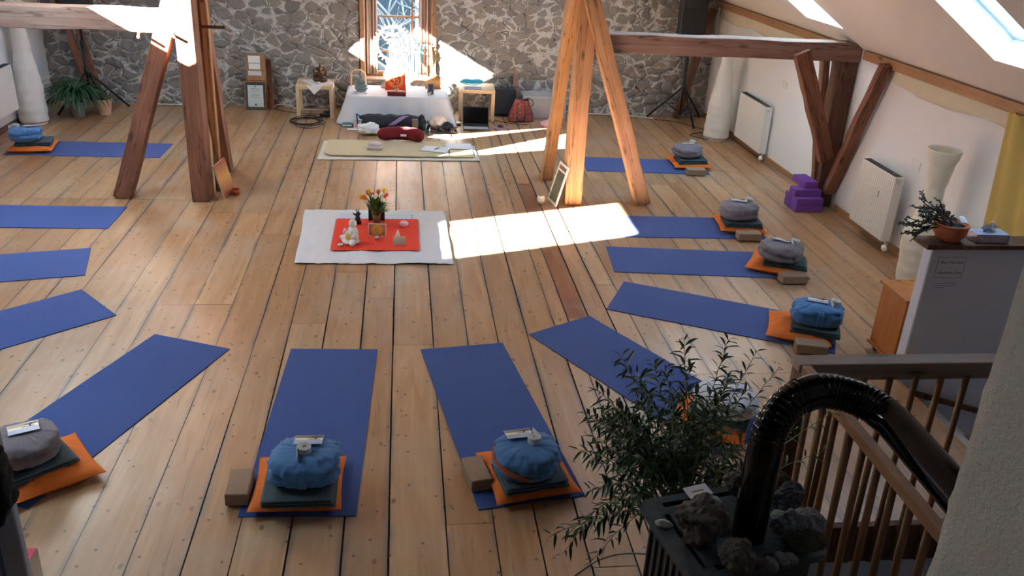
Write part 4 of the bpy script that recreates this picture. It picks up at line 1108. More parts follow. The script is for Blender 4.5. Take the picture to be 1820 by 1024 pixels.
# seated white figure
def seated(parts, name, mat, vox, p, rz, label, cat, scale=1):
    mb = MB()
    for c, r, *e in parts:
        mb.ell([x * scale for x in c], [x * scale for x in r], 14, 10, Euler(e[0]).to_matrix() if e else None)
    r_ = empty(name, p, label, cat, rz=rz)
    mb.build('figure_body', mat, r_, smooth=True, remesh=vox)
    return r_
b = seated([((0, 0, .185), (.034, .037, .040)), ((0, 0, .216), (.014, .014, .014)), ((0, .002, .150), (.018, .018, .02)), ((0, .002, .105), (.052, .040, .055)), ((0, .004, .055), (.058, .048, .05)),
        ((-.052, 0, .115), (.018, .020, .038), (0, .35, 0)), ((.052, 0, .115), (.018, .020, .038), (0, -.35, 0)), ((-.056, -.03, .075), (.015, .035, .016), (.5, 0, .4)), ((.056, -.03, .075), (.015, .035, .016), (.5, 0, -.4)),
        ((-.070, -.045, .030), (.060, .030, .028), (0, 0, .5)), ((.070, -.045, .030), (.060, .030, .028), (0, 0, -.5)), ((0, -.075, .022), (.058, .024, .020)), ((0, 0, .022), (.075, .055, .022)), ((0, -.055, .062), (.022, .018, .012)),
        ((0, -.036, .185), (.006, .007, .009)), ((-.035, 0, .185), (.005, .008, .015)), ((.035, 0, .185), (.005, .008, .015)), ((-.03, .0, .10), (.006, .042, .05)), ((.03, .0, .10), (.006, .042, .05))],
       'buddha_figure', 'stone_white', .004, (-.445, 7.50, ZC), -1.05, 'white cross-legged stone figure seen from the side on the red cloth', 'figurine')
mb = MB(); mb.bb(-.02, .02, 0, .0015, -.026, .026); q = mb.build('sticky_note', 'yellow_note'); q.location = (-.485, 7.425, ZC + .086); q.rotation_euler = (-.5, .15, .0); tag(q, 'yellow paper note leaning on the lap of the white stone figure', 'note')
mb = MB()
for k in range(7): mb.ell((.012 * math.cos(k * .9) , .012 * math.sin(k * .9), .045 + .010 * (k % 3)), (.010, .010, .032), 8, 6, Euler((.15 * math.sin(k), .25 * math.cos(k), 0)).to_matrix())
mb.ell((0, 0, .02), (.016, .016, .022)); q = mb.build('pink_glass_flower', 'pink_crystal', smooth=True, remesh=.004); q.location = (-.52, 7.62, ZC); tag(q, 'pink translucent flower ornament behind the white stone figure', 'ornament')
mb = MB()
for c, r, *e in [((0, 0, .05), (.026, .022, .05)), ((.004, 0, .105), (.022, .02, .024)), ((-.01, 0, .14), (.006, .006, .02), (0, -.3, 0)), ((.012, 0, .142), (.005, .005, .022), (0, .35, 0)), ((-.03, 0, .10), (.022, .008, .01), (0, .6, 0)), ((.022, -.01, .11), (.014, .008, .008)), ((-.018, 0, .03), (.022, .02, .03)), ((.02, 0, .02), (.016, .02, .02))]:
    mb.ell(c, r, 12, 8, Euler(e[0]).to_matrix() if e else None)
q = mb.build('dark_figurine', 'black_plastic', smooth=True, remesh=.004); q.location = (-.425, 7.98, ZC); tag(q, 'little black horned figurine behind the white stone figure', 'figurine')

# ================================================================== TEACHER PLACE
a_ = [(-.985, 10.22, 0), (.97, 10.27, 0), (.95, 10.93, 0), (-.97, 11.03, 0)]
cloth('wool_blanket', [(-1.0, 10.20, 0), (.93, 10.26, 0), (.92, 10.93, 0), (-.99, 11.04, 0)], 'cream_wool', 'cream wool underlay of the long mat before the altar', 'blanket', .006, .006, nu=60, nv=24)
def ovalrug():
    pts = []; x0, x1, y0, y1, r = -.93, .56, 10.33, 11.01, .12
    for cx, cy, a0 in ((x0 + r, y0 + r, PI), (x1 - .02, y0 + .02, 1.5 * PI), (x1 - .02, y1 - .02, 0), (x0 + r * .3, y1 - r * .3, .5 * PI)):
        rr = r if a0 == PI else .02 if a0 != .5 * PI else r * .3
        for k in range(9): a = a0 + k / 8 * PI / 2; pts.append((cx + rr * math.cos(a), cy + rr * math.sin(a), .019))
    mb = MB(); mb.slab(pts, (0, 0, 1), .016); tag(mb.build('wool_mat', 'beige_wool', bevel=.005), 'long beige wool mat with rounded corners before the altar', 'mat')
ovalrug()
mb = MB(); mb.slab([(.575, 10.34, .016), (.87, 10.36, .016), (.86, 10.66, .016), (.58, 10.66, .016)], (0, 0, 1), .012); tag(mb.build('folded_cloth', 'yellow_pale', bevel=.004), 'folded yellowish cloth at the right end of the beige wool mat', 'cloth')
def sheet(name, p, w, d, rz, z, label, mat='paper', cat='paper', parent=None):
    mb = MB(); mb.grid(lambda u, v: Vector(((u - .5) * w, (v - .5) * d, .004 * noise.noise(Vector((u * 2, v * 2, rz))))), 8, 8)
    o = mb.build(name, mat, smooth=True, solid=.0015); o.location = (p[0], p[1], z); o.rotation_euler = (0, 0, rz)
    return tag(o, label, cat) if label else o
sheet('paper_sheet', (.40, 10.62), .34, .23, -.28, .042, 'white sheet of paper on the beige mat with a pen across it')
mb = MB(); mb.tube([(.39, 10.58, .05), (.45, 10.66, .05)], .005, 8); tag(mb.build('pen', 'dark_grey'), 'dark grey pen lying on the white sheet on the beige mat', 'pen')
sheet('paper_sheet', (.70, 10.80), .34, .26, .05, .034, 'sunlit white sheet of paper at the right end of the wool mat')
# plastic wrapped package
r = empty('wrapped_package', (-.335, 10.60, .037), 'small pinkish package in clear wrap lying on the beige mat', 'package')
mb = MB(); mb.box((0, 0, .02), (.19, .13, .04)); mb.build('packet', 'skin_beige', r, bevel=.008)
mb = MB(); mb.ell((0, .01, .055), (.085, .055, .032), 12, 8); mb.build('wrapping', 'wrap_film', r, smooth=True)
# maroon crescent cushion
def crescent():
    mb = MB(); n, k = 60, 20; Rm = .215; vs = []
    for i in range(n + 1):
        u = i / n; a = PI * (1.02 - 1.04 * u); e = (1 - abs(2 * u - 1) ** 7) ** .5
        rw, rh = .088 * max(.03, e), .085 * max(.03, e)
        for j in range(k):
            b = 2 * PI * j / k; pl = 1 + .035 * math.sin(u * 46) * (1 if math.sin(b) > -.2 else .3)
            rr = Rm + rw * math.cos(b) * pl; z = .085 + rh * math.copysign(abs(math.sin(b)) ** .8, math.sin(b)) * pl
            vs.append(Vector((rr * math.cos(a) * 1.05, rr * math.sin(a) * .62, max(0, z))))
    fs = [(i * k + j, i * k + (j + 1) % k, (i + 1) * k + (j + 1) % k, (i + 1) * k + j) for i in range(n) for j in range(k)] + [tuple(range(k)), tuple(n * k + j for j in range(k))]
    mb.add(vs, fs); return mb
r = empty('crescent_cushion', (-.025, 10.94, .03), 'dark red crescent-shaped meditation cushion at the back of the beige mat', 'cushion'); r.rotation_euler = (0, 0, -.10)
crescent().build('cushion_body', 'maroon_cotton', r, smooth=True)
mb = MB(); mb.box((.03, .060, .078), (.075, .002, .028)); mb.build('label_tag', 'paper', r)
# ================================================================== ALTAR
ZA = .375
def altar():
    x0, x1, y0, y1 = -.76, .62, 11.98, 12.72
    t = empty('altar_table', (-.07, 12.35, 0), 'low table entirely covered by a white cloth in front of the window', 'table')
    mb = MB(); mb.bb(x0 + .07 + .07, x1 + .07 - .07, -.30, .30, ZA - .05, ZA - .012); mb.build('tabletop', 'birch', t)
    for sx in (x0 + .2, x1 - .06):
        for sy in (-.26, .26):
            mb = MB(); mb.bb(sx, sx + .05, sy - .025, sy + .025, 0, ZA - .05); mb.build('leg', 'birch', t)
    cx, cy = (x0 + x1) / 2, (y0 + y1) / 2; hw, hd = (x1 - x0) / 2, (y1 - y0) / 2
    def fn(u, v):           # rounded table cloth: v from centre to hem, u around
        a = u * 2 * PI; ca, sa = math.cos(a), math.sin(a); p = 10
        rr = (abs(ca) ** p + abs(sa) ** p) ** (-1 / p)
        if v < .5:
            s = v * 2; return Vector((cx + hw * rr * ca * s, cy + hd * rr * sa * s, ZA + .0015 * noise.noise(Vector((rr * ca * s * 5, rr * sa * s * 5, 0)))))
        d = (v - .5) * 2
        corner = max(0, (rr - 1) / .33)
        fl = .055 * d + corner * .10 * d ** 1.2
        wv = .014 * math.sin(a * 22) * d + .02 * noise.noise(Vector((ca * 3, sa * 3, d)))* d
        z = ZA - (ZA - .012) * d * (1 if sa > -.3 else (.90 + .1 * corner))
        return Vector((cx + (hw + (fl + wv)) * rr * ca, cy + (hd + (fl + wv)) * rr * sa, z))
    mb = MB(); mb.grid(fn, 220, 30); tag(mb.build('altar_cloth', 'white_linen', smooth=True, solid=.002), 'white tablecloth falling to the floor over the low altar table', 'tablecloth')
altar()
def on(px, py, z=ZA): return G(px, py, z)
# dancing figure in a ring of flames
def nataraja():
    p = Vector((-.13, 12.58, ZA + .003)); r = empty('dancing_deity_statue', p, 'large dancing deity statue in a flaming ring, standing before the window', 'statue')
    mt = 'pale_bronze'; zc = .61; R = .235
    mb = MB(); mb.lathe([(.17, 0), (.18, .02), (.15, .05), (.12, .10), (.135, .16), (.13, .20), (.10, .25), (.12, .30), (.001, .31)], n=32, sy=.6); mb.build('pedestal', mt, r, smooth=True)
    mb = MB(); pts = [(R * .92 * math.sin(a * PI / 24), 0, zc - R * .96 * math.cos(a * PI / 24)) for a in range(0, 49)]
    mb.tube(pts, .016, 8); mb.build('ring', mt, r, smooth=True)
    mb = MB()
    for k in range(27):
        a = PI * (.12 + 1.76 * k / 26); d = Vector((math.sin(a), 0, -math.cos(a))); q = Vector((0, 0, zc)) + d * (R * .96); t = Vector((d.z, 0, -d.x))
        mb.slab([q - t * .017, q + t * .017, q + t * .012 + d * .018, q + d * .052 + t * .004, q - t * .012 + d * .018], (0, 1, 0), .012)
    mb.build('flames', mt, r)
    mb = MB()
    def limb(pts, rr): mb.tube(pts, rr, 10)
    mb.ell((0, 0, zc + .02), (.036, .028, .05)); mb.ell((0, 0, zc - .045), (.040, .03, .032)); mb.ell((0, -.004, zc + .115), (.026, .026, .032)); mb.ell((0, 0, zc + .158), (.020, .018, .03))
    limb([(0, 0, zc - .05), (.045, -.03, zc - .12), (.01, 0, zc - .215), (.01, -.02, zc - .235), (.03, -.04, zc - .238)], [.028, .024, .017, .014, .011])
    limb([(0, 0, zc - .05), (-.06, -.035, zc - .06), (-.01 + .09, -.055, zc - .085), (.12, -.06, zc - .07)], [.028, .023, .016, .010])
    limb([(-.03, 0, zc + .06), (-.10, 0, zc + .04), (-.15, 0, zc + .11), (-.155, 0, zc + .13)], [.016, .013, .010, .014])
    limb([(.03, 0, zc + .06), (.10, 0, zc + .04), (.15, 0, zc + .11), (.155, 0, zc + .13)], [.016, .013, .010, .014])
    limb([(-.03, -.01, zc + .06), (-.08, -.03, zc + .0), (-.04, -.06, zc + .03), (-.03, -.065, zc + .055)], [.016, .013, .010, .012])
    limb([(.03, -.01, zc + .06), (.07, -.03, zc + .02), (0, -.06, zc + .005), (-.05, -.06, zc - .02)], [.016, .013, .010, .008])
    for k in range(5): limb([(0, 0, zc + .13), (-.06 - .01 * k, 0, zc + .15 - .02 * k), (-.12, 0, zc + .165 - .03 * k)], [.005, .005, .003]); limb([(0, 0, zc + .13), (.06 + .01 * k, 0, zc + .15 - .02 * k), (.12, 0, zc + .165 - .03 * k)], [.005, .005, .003])
    mb.ell((0, -.01, zc - .265), (.10, .04, .03))
    mb.build('figure_body', mt, r, smooth=True, remesh=.006)
nataraja()
# buddha on the left of the altar
q = on(642, 163)
seated([((0, 0, .215), (.028, .028, .034)), ((0, 0, .252), (.012, .012, .016)), ((0, 0, .14), (.042, .03, .05)), ((-.042, -.01, .135), (.014, .016, .04), (0, .25, 0)), ((.042, -.01, .135), (.014, .016, .04), (0, -.25, 0)),
        ((-.045, -.03, .085), (.045, .026, .022), (0, 0, .4)), ((.045, -.03, .085), (.045, .026, .022), (0, 0, -.4)), ((0, -.045, .082), (.05, .02, .016)), ((0, 0, .178), (.014, .014, .02)), ((0, 0, .045), (.095, .06, .028)), ((0, 0, .015), (.075, .05, .018)), ((0, -.026, .213), (.005, .006, .007))],
       'buddha_statue', 'verdigris', .004, (q.x, q.y + .02, ZA + .002), 0, 'grey-green seated Buddha statue at the left end of the altar', 'statue')
for px, lab in ((634, 'left'), (650, 'right')):
    q = on(px, 167); tealight((q.x, q.y, ZA + .002), 'silvery tealight before the Buddha statue on the altar, the %s one' % lab)
# small chair-like wooden arch behind buddha
mb = MB(); q = on(652, 150)
mb.tube([(-.72, 12.62, .0), (-.72, 12.62, .55), (-.68, 12.62, .60), (-.58, 12.62, .60), (-.53, 12.62, .56), (-.51, 12.62, ZA + .01)], .014, 8)
tag(mb.build('bent_wood_arch', 'birch', smooth=True), 'bent pale wooden arch standing behind the Buddha statue', 'wooden arch')
# om cushion
def om():
    q = on(703, 165); r = empty('om_cushion', (q.x + .0, q.y + .13, ZA + .002), 'red square cushion with an orange Om sign and sun rays on the altar', 'cushion'); r.rotation_euler = (-.32, 0, 0)
    mb = MB(); s = .145
    def fn(u, v, sg):
        a, b = u * 2 - 1, v * 2 - 1; t = .045 * (1 - a ** 4) * (1 - b ** 4)
        return Vector((a * s * (1 - .06 * (1 - b * b)), -sg * t * .8, s + b * s * (1 - .06 * (1 - a * a))))
    mb.grid(lambda u, v: fn(u, v, 1), 20, 20); mb.grid(lambda u, v: fn(u, v, -1), 20, 20); mb.build('cushion_body', 'red_felt', r, smooth=True)
    def front(x, z):
        a, b = x / s, (z - s) / s; return -.045 * (1 - a ** 4) * (1 - b ** 4) * .8 - .0015
    def P(x, z): return Vector((x, front(x, z), z))
    mb = MB(); cz = s
    for k in range(20):
        a = k * PI / 10; d = Vector((math.cos(a), math.sin(a))); t = Vector((-d.y, d.x))
        pts = [d * .090 - t * .010, d * .108 - t * .006, d * .126, d * .108 + t * .006, d * .090 + t * .010]
        mb.slab([P(p.x, cz + p.y) for p in pts], (0, -1, 0), .001)
    n = 40
    mb.grid(lambda u, v: P((.078 + .007 * v) * math.cos(u * 2 * PI), cz + (.078 + .007 * v) * math.sin(u * 2 * PI)) + Vector((0, -.001, 0)), n, 1)
    def ribbon(pts, w):
        pts = [Vector(p) for p in pts]
        for i in range(len(pts) - 1):
            d = (pts[i + 1] - pts[i]).normalized(); t = Vector((-d.y, d.x)) * w; a_, b_ = pts[i] - d * w * .4, pts[i + 1] + d * w * .4
            mb.slab([P(a_.x - t.x, cz + a_.y - t.y), P(b_.x - t.x, cz + b_.y - t.y), P(b_.x + t.x, cz + b_.y + t.y), P(a_.x + t.x, cz + a_.y + t.y)], (0, -1, 0), .0012)
    ribbon([(-.042 + .0 + .022 * math.cos(a) , .018 + .020 * math.sin(a)) for a in [2.6, 2.1, 1.6, 1.0, .4, -.2, -.8, -1.3, -1.6]], .005)
    ribbon([(-.040 + .028 * math.cos(a), -.026 + .024 * math.sin(a)) for a in [1.5, 1.0, .5, 0, -.6, -1.2, -1.8, -2.4, -2.9]], .005)
    ribbon([(-.014, -.010), (.002, -.002), (.014, .004), (.028, .002), (.038, -.010), (.040, -.026), (.034, -.042), (.022, -.048), (.014, -.040)], .0045)
    ribbon([(.008 + .022 * math.cos(a), .046 + .016 * math.sin(a)) for a in [-2.7, -2.2, -1.6, -1.0, -.5]], .0035)
    mb.slab([P(.008 + .006 * math.cos(a * PI / 4), cz + .050 + .006 * math.sin(a * PI / 4)) for a in range(8)], (0, -1, 0), .0012)
    mb.build('om_print', 'ochre', r)
om()
q = on(705, 171); r = empty('wooden_box', (q.x, q.y + .03, ZA + .002), 'flat dark red wooden box in front of the Om cushion', 'box')
mb = MB(); mb.bb(-.125, .125, -.035, .035, 0, .035); mb.build('box_body', 'maroon_cotton', r, bevel=.003)
mb = MB(); mb.bb(-.128, .128, -.038, .038, .035, .058); mb.build('lid', 'dark_timber', r, bevel=.003)
tealight((q.x + .0, q.y + .02, ZA + .062), 'clear glass tealight holder standing on the dark red box', True)
q = on(768, 157); r = empty('orange_panel', (q.x + .01, 12.58, ZA + .002), 'orange sunset picture standing at the right end of the altar', 'picture')
mb = MB(); mb.bb(-.11, .11, 0, .012, 0, .17); mb.build('board', 'sunset_canvas', r); r.rotation_euler = (-.12, 0, 0)
q = on(765, 168); r = empty('framed_photo', (q.x, q.y, ZA + .002), 'small silver picture frame tilted in front of the orange picture', 'picture frame'); r.rotation_euler = (-.25, 0, -.15)
mb = MB(); mb.bb(-.045, .045, 0, .01, 0, .015); mb.bb(-.045, .045, 0, .01, .135, .15); mb.bb(-.045, -.032, 0, .01, .015, .135); mb.bb(.032, .045, 0, .01, .015, .135); mb.build('frame', 'chrome', r, bevel=.001)
mb = MB(); mb.bb(-.032, .032, .003, .006, .015, .135); mb.build('photo', 'dark_grey', r)
mb = MB(); mb.box((0, .045, .055), (.03, .002, .12), Euler((.6, 0, 0)).to_matrix()); mb.build('back_stand', 'dark_grey', r)
tealight((q.x - .02, q.y - .06, ZA + .002), 'clear glass tealight holder in front of the small silver picture frame', True)
# potted plant on the altar
r = empty('small_pot_plant', (.45, 12.66, ZA + .002), 'little green plant in a pot behind the orange picture on the altar', 'potted plant')
mb = MB(); mb.lathe([(.035, 0), (.05, .07), (.054, .09), (.045, .09), (.001, .085)], n=20); mb.build('pot', 'white_lacquer', r, smooth=True)
mb = MB(); rs = random.Random(2)
for k in range(70):
    a = rs.uniform(0, 2 * PI); e = rs.uniform(.2, 1.4); l = rs.uniform(.05, .12); p0 = Vector((0, 0, .09)); d = Vector((math.cos(a) * math.cos(e), math.sin(a) * math.cos(e), math.sin(e))); p1 = p0 + d * l
    s = d.cross(Vector((0, 0, 1))).normalized() * .016; m_ = p0.lerp(p1, .6) + Vector((0, 0, .01)); mb.add([p0, m_ - s, m_ + s, p1], [(0, 1, 2), (1, 3, 2)])
for k in range(6):
    zc = .17 + .035 * k; 
    for sgn in (-1, 1): mb.add([(-.03, 0, zc), (-.03 + sgn * .02, .01, zc + .01), (-.03 + sgn * .035, 0, zc + .03), (-.03 + sgn * .01, -.01, zc + .02)], [(0, 1, 2, 3)])
mb.tube([(-.01, 0, .09), (-.03, 0, .40)], .003, 5)
mb.build('foliage', 'leaf_green', r)
# ================================================================== SIDE TABLES
def side_table(loc, rz, label):
    t = empty('side_table', loc, label, 'side table', 'pale birch side tables beside the altar', rz); w = .50; h = .44
    mb = MB(); mb.bb(-w / 2, w / 2, -w / 2, w / 2, h - .05, h); mb.build('tabletop', 'birch', t, bevel=.003)
    for sx in (-1, 1):
        for sy in (-1, 1):
            mb = MB(); mb.box((sx * (w / 2 - .0255), sy * (w / 2 - .0255), (h - .05) / 2), (.05, .05, h - .05)); mb.build('leg', 'birch', t, bevel=.002)
    return t
side_table((-1.205, 12.50, 0), .03, 'pale birch side table left of the altar carrying a bronze figure')
side_table((1.05, 12.52, 0), -.04, 'pale birch side table right of the altar behind the laptop')
# doily hanging over the front corner
def doily():
    mb = MB(); zt = .443; P = [(-1.42, 12.62), (-1.20, 12.235), (-.935, 12.42), (-1.02, 12.72)]
    def fn(u, v):
        a = Vector(P[0]).lerp(Vector(P[1]), u); b = Vector(P[3]).lerp(Vector(P[2]), u); p = a.lerp(b, v)
        return Vector((p.x, p.y, zt))
    mb.grid(fn, 12, 12)
    mb.add([(-1.30, 12.245, zt), (-1.08, 12.247, zt), (-1.20, 12.236, zt - .12)], [(0, 1, 2)])
    mb.add([(-.955, 12.36, zt), (-.948, 12.52, zt), (-.940, 12.44, zt - .09)], [(0, 1, 2)])
    tag(mb.build('table_doily', 'white_cotton', solid=.0015), 'white cloth laid cornerwise on the left birch side table', 'cloth')
doily()
mb = MB()
for c, r, *e in [((0, 0, .10), (.055, .045, .06)), ((0, -.01, .175), (.035, .035, .035)), ((0, -.035, .15), (.012, .012, .045), (.3, 0, 0)), ((-.042, 0, .18), (.025, .008, .03)), ((.042, 0, .18), (.025, .008, .03)), ((0, 0, .22), (.018, .018, .035)), ((-.075, 0, .10), (.022, .018, .045), (0, .5, 0)), ((.075, 0, .10), (.022, .018, .045), (0, -.5, 0)),
                  ((-.09, 0, .15), (.012, .012, .04)), ((.085, 0, .14), (.012, .012, .03)), ((-.05, -.03, .04), (.055, .035, .028), (0, 0, .4)), ((.05, -.03, .04), (.055, .035, .028), (0, 0, -.4)), ((0, 0, .012), (.09, .06, .016)), ((-.06, .02, .06), (.03, .03, .05))]:
    mb.ell(c, r, 12, 8, Euler(e[0]).to_matrix() if e else None)
q = mb.build('bronze_figure', 'bronze', smooth=True, remesh=.005); q.location = (-1.13, 12.50, .446); tag(q, 'dark bronze elephant-headed seated figure on the left side table', 'statue')
r = tealight((-1.15, 12.36, .446), 'small pale tealight cup before the bronze elephant-headed figure'); r.scale = (1.3, 1.3, 1.8)
# teal pouch and flat box on right table
mb = MB()
def fn(u, v):
    a, b = u * 2 - 1, v * 2 - 1; t = (1 - a ** 4) * (1 - b ** 4)
    return Vector((a * .17, b * .07 + .03 * a * a, .03 + .05 * t + .018 * a * a + .008 * noise.noise(Vector((a * 6, b * 4, 1)))))
mb.grid(fn, 30, 14)
mb.grid(lambda u, v: Vector(((u * 2 - 1) * .17, (v * 2 - 1) * .07 + .03 * (u * 2 - 1) ** 2, .004 + .044 * (u * 2 - 1) ** 2 * .9)), 30, 14)
q = mb.build('satin_pouch', 'teal_satin', smooth=True); q.location = (.97, 12.50, .462); tag(q, 'turquoise satin pouch lying on the right birch side table', 'pouch')
r = empty('glasses_case', (.98, 12.36, .441), 'flat blue-grey case under the turquoise pouch on the side table', 'case'); mb = MB(); mb.bb(-.12, .12, -.06, .06, 0, .016); mb.build('case_body', 'dove_blue', r, bevel=.004)
# framed certificates by the stone wall
def leaned(name, x, y, z, w, h, t, lean, rz, fr, label, cat, inner):
    r = empty(name, (x, y, z), label, cat); r.rotation_euler = Euler((-lean, 0, rz), 'XYZ')
    mb = MB(); b = inner[0]
    mb.bb(-w / 2, w / 2, 0, t, 0, b); mb.bb(-w / 2, w / 2, 0, t, h - b, h); mb.bb(-w / 2, -w / 2 + b, 0, t, b, h - b); mb.bb(w / 2 - b, w / 2, 0, t, b, h - b); mb.build('frame', fr, r, bevel=.001)
    mb = MB(); mb.bb(-w / 2 + b, w / 2 - b, t * .4, t, b, h - b); mb.build('backing', inner[1], r)
    return r
r = leaned('framed_certificate', -2.045, 12.60, 0, .285, .40, .02, .10, 0, 'pine_trim', 'framed certificate with grey mount leaning on the stone wall', 'picture frame', (.008, 'dark_grey'))
mb = MB(); mb.bb(-.105, .105, .004, .007, .05, .35); mb.build('certificate', 'certificate_paper', r)
mb = MB()
for z in (.30, .28, .26, .22, .20, .18): mb.bb(-.06, .06, .003, .0042, z, z + .004)
mb.bb(-.012, .012, .003, .0042, .325, .34)
mb.slab([(.018 * math.cos(a * PI / 8), .0042, .08 + .018 * math.sin(a * PI / 8)) for a in range(16)], (0, -1, 0), .001)
mb.build('print', 'shade_grey', r)
r = empty('cardboard_box', (-2.03, 12.70, .401), 'tall orange-brown box with three white papers, above the certificate', 'box')
mb = MB(); mb.bb(-.125, .125, 0, .10, 0, .36); mb.build('box_body', 'pine_trim', r, bevel=.002)
for z0, z1, w in ((.245, .34, .085), (.155, .235, .082), (.07, .13, .095)):
    mb = MB(); mb.bb(-w - .01, w - .02, -.003, -.0005, z0, z1); mb.build('paper_sheet', 'paper' if z0 > .1 else 'cream_label', r)
r = empty('box_support', (-2.03, 12.73, .0), 'wooden crate behind the certificate carrying the brown box', 'crate'); mb = MB(); mb.bb(-.13, .13, -.02, .10, 0, .40); mb.build('crate_body', 'cabinet_wood', r)
mb = MB(); mb.slab([(-1.88, 12.66, 0), (-1.84, 12.66, 0), (-1.87, 12.80, .68), (-1.90, 12.80, .68)], (1, 0, 0), .04); tag(mb.build('wooden_plank', T, bevel=.003), 'narrow brown plank leaning on the wall beside the certificate', 'plank')
# black bass box, plank, plastic bin, handbag
r = empty('black_suitcase', (1.46, 12.66, 0), 'black suitcase standing between the side table and the red handbag', 'suitcase')
mb = MB(); mb.bb(-.17, .17, -.10, .10, .02, .40); mb.build('case_body', 'bag_black', r, bevel=.03, segs=3)
mb = MB(); mb.tube([(-.06, 0, .40), (-.05, 0, .43), (.05, 0, .43), (.06, 0, .40)], .008, 8); mb.build('handle', 'black_plastic', r, smooth=True)
for s in (-1, 1): mb = MB(); mb.tube([(s * .13 - .01, 0, .02), (s * .13 + .01, 0, .02)], .02, 10); mb.build('wheel', 'black_plastic', r)
mb = MB(); mb.slab([(1.62, 12.70, 0), (1.70, 12.70, 0), (1.67, 12.82, .62), (1.60, 12.82, .62)], (0, 1, 0), .02); tag(mb.build('wooden_plank', 'grey_timber', bevel=.002), 'grey plank leaning on the stone wall behind the red handbag', 'plank')
r = empty('plastic_bin', (2.05, 12.62, 0), 'translucent plastic storage box at the foot of the stone wall', 'storage box')
mb = MB(); mb.bb(-.31, .31, -.16, .16, 0, .30); mb.build('bin_body', 'clear_plastic', r, bevel=.02)
mb = MB(); mb.bb(-.325, .325, -.175, .175, .30, .335); mb.bb(-.03, .03, -.18, -.175, .28, .30); mb.build('lid', 'clear_plastic', r, bevel=.006)
mb = MB(); mb.box((.1, 0, .07), (.3, .22, .12)); mb.build('contents', 'pink_cloth', r, bevel=.03)
def handbag():
    r = empty('handbag', (1.68, 12.34, 0), 'red patterned handbag with dark handles in front of the stone wall', 'handbag', rz=.08)
    mb = MB()
    def fn(u, v):
        z = .005 + .30 * v; w = .185 - .07 * v + .012 * math.sin(v * 5); d = .085 * (1 - .72 * v) + .008
        a = u * 2 * PI; e = .5; ca, sa = math.cos(a), math.sin(a)
        return Vector((w * math.copysign(abs(ca) ** e, ca), d * math.copysign(abs(sa) ** .8, sa), z + .015 * math.sin(a * 2) * v))
    mb.grid(fn, 48, 14); b = len(mb.v); mb.v.append(Vector((0, 0, .005)))
    for i in range(48): mb.f.append((b, i * 15, (i + 1) * 15)); mb.mi.append(0)
    mb.build('bag_body', 'handbag_print', r, smooth=True, solid=.003)
    mb = MB(); mb.tube([(-.065, -.055, .24), (-.07, -.078, .15), (-.06, -.10, .06), (-.02, -.105, .035), (.02, -.105, .035), (.05, -.10, .06), (.06, -.078, .15), (.055, -.055, .24)], .0085, 8); mb.build('handle', 'sandal_leather', r, smooth=True)
    mb = MB(); mb.tube([(.05, .03, .27), (.06, .03, .31), (.10, .02, .325), (.155, .01, .30), (.175, 0, .25), (.15, -.01, .215), (.11, 0, .21)], .0085, 8); mb.build('handle', 'sandal_leather', r, smooth=True)
handbag()
# ================================================================== THINGS ON THE FLOOR BEFORE THE ALTAR
def blob(name, p, dims, mat, label, cat, seed=1, amp=.25, sub=4, fr=3, crag=0):
    bm = bmesh.new(); bmesh.ops.create_icosphere(bm, subdivisions=sub, radius=1)
    for v in bm.verts:
        n = 1 + amp * noise.noise(v.co * fr * .5 + Vector((seed, 0, 0))) + amp * .5 * noise.noise(v.co * fr * 1.6 + Vector((0, seed, 0)))
        if crag: n += crag * (abs(noise.noise(v.co * 3.1 + Vector((seed, 3, 0)))) * -1.0 + .25 * noise.noise(v.co * 7 + Vector((1, seed, 0))) + .10 * noise.noise(v.co * 17))
        v.co = Vector((v.co.x * dims[0] * n, v.co.y * dims[1] * n, max(-.93, v.co.z) * dims[2] * n))
    zmin = min(v.co.z for v in bm.verts)
    for v in bm.verts: v.co.z -= zmin
    me = bpy.data.meshes.new(name); bm.to_mesh(me); bm.free(); me.materials.append(MATS[mat])
    for q in me.polygons: q.use_smooth = True
    o = bpy.data.objects.new(name, me); C.objects.link(o); o.location = p
    return tag(o, label, cat) if label else o
r = empty('yoga_bag', (-.13, 11.74, 0), 'long dark mat bag with a lilac stripe lying before the altar cloth', 'bag', rz=-.10)
mb = MB()
def fn(u, v):
    a = v * 2 * PI; x = -.45 + .86 * u; e = min(1, (1 - abs(2 * u - 1) ** 6) + .12) ** .5; R_ = .098 * e * (1 + .10 * noise.noise(Vector((u * 7, math.cos(a), math.sin(a)))))
    return Vector((x, R_ * 1.0 * math.cos(a), max(0, .095 + R_ * math.sin(a) + .012 * noise.noise(Vector((u * 9, a, 2))))))
mb.grid(fn, 50, 22); mb.build('bag_body', 'bag_black', r, smooth=True)
mb = MB(); mb.grid(lambda u, v: Vector((-.06 + .085 * u + .20 * v, -.112 * math.cos(-.25 + 1.35 * v), .095 + .112 * math.sin(-.25 + 1.35 * v))), 4, 14); mb.build('stripe', 'lilac', r, smooth=True, solid=.003)
mb = MB(); mb.tube([(-.43, -.05, .16), (-.47, -.08, .20), (-.455, -.12, .10), (-.45, -.11, .01)], .010, 6); mb.build('carry_strap', 'bag_black', r, smooth=True)
mb = MB()
for k in range(5): mb.tube([(.33, -.03, .12), (.37 + .012 * k, -.05 - .006 * k, .20 + .01 * (k % 3)), (.39 + .014 * k, -.07, .13)], [.018, .014, .008], 6)
mb.ell((.40, -.02, .075), (.075, .07, .075), 12, 8); mb.build('drawstring_end', 'bag_black', r, smooth=True)
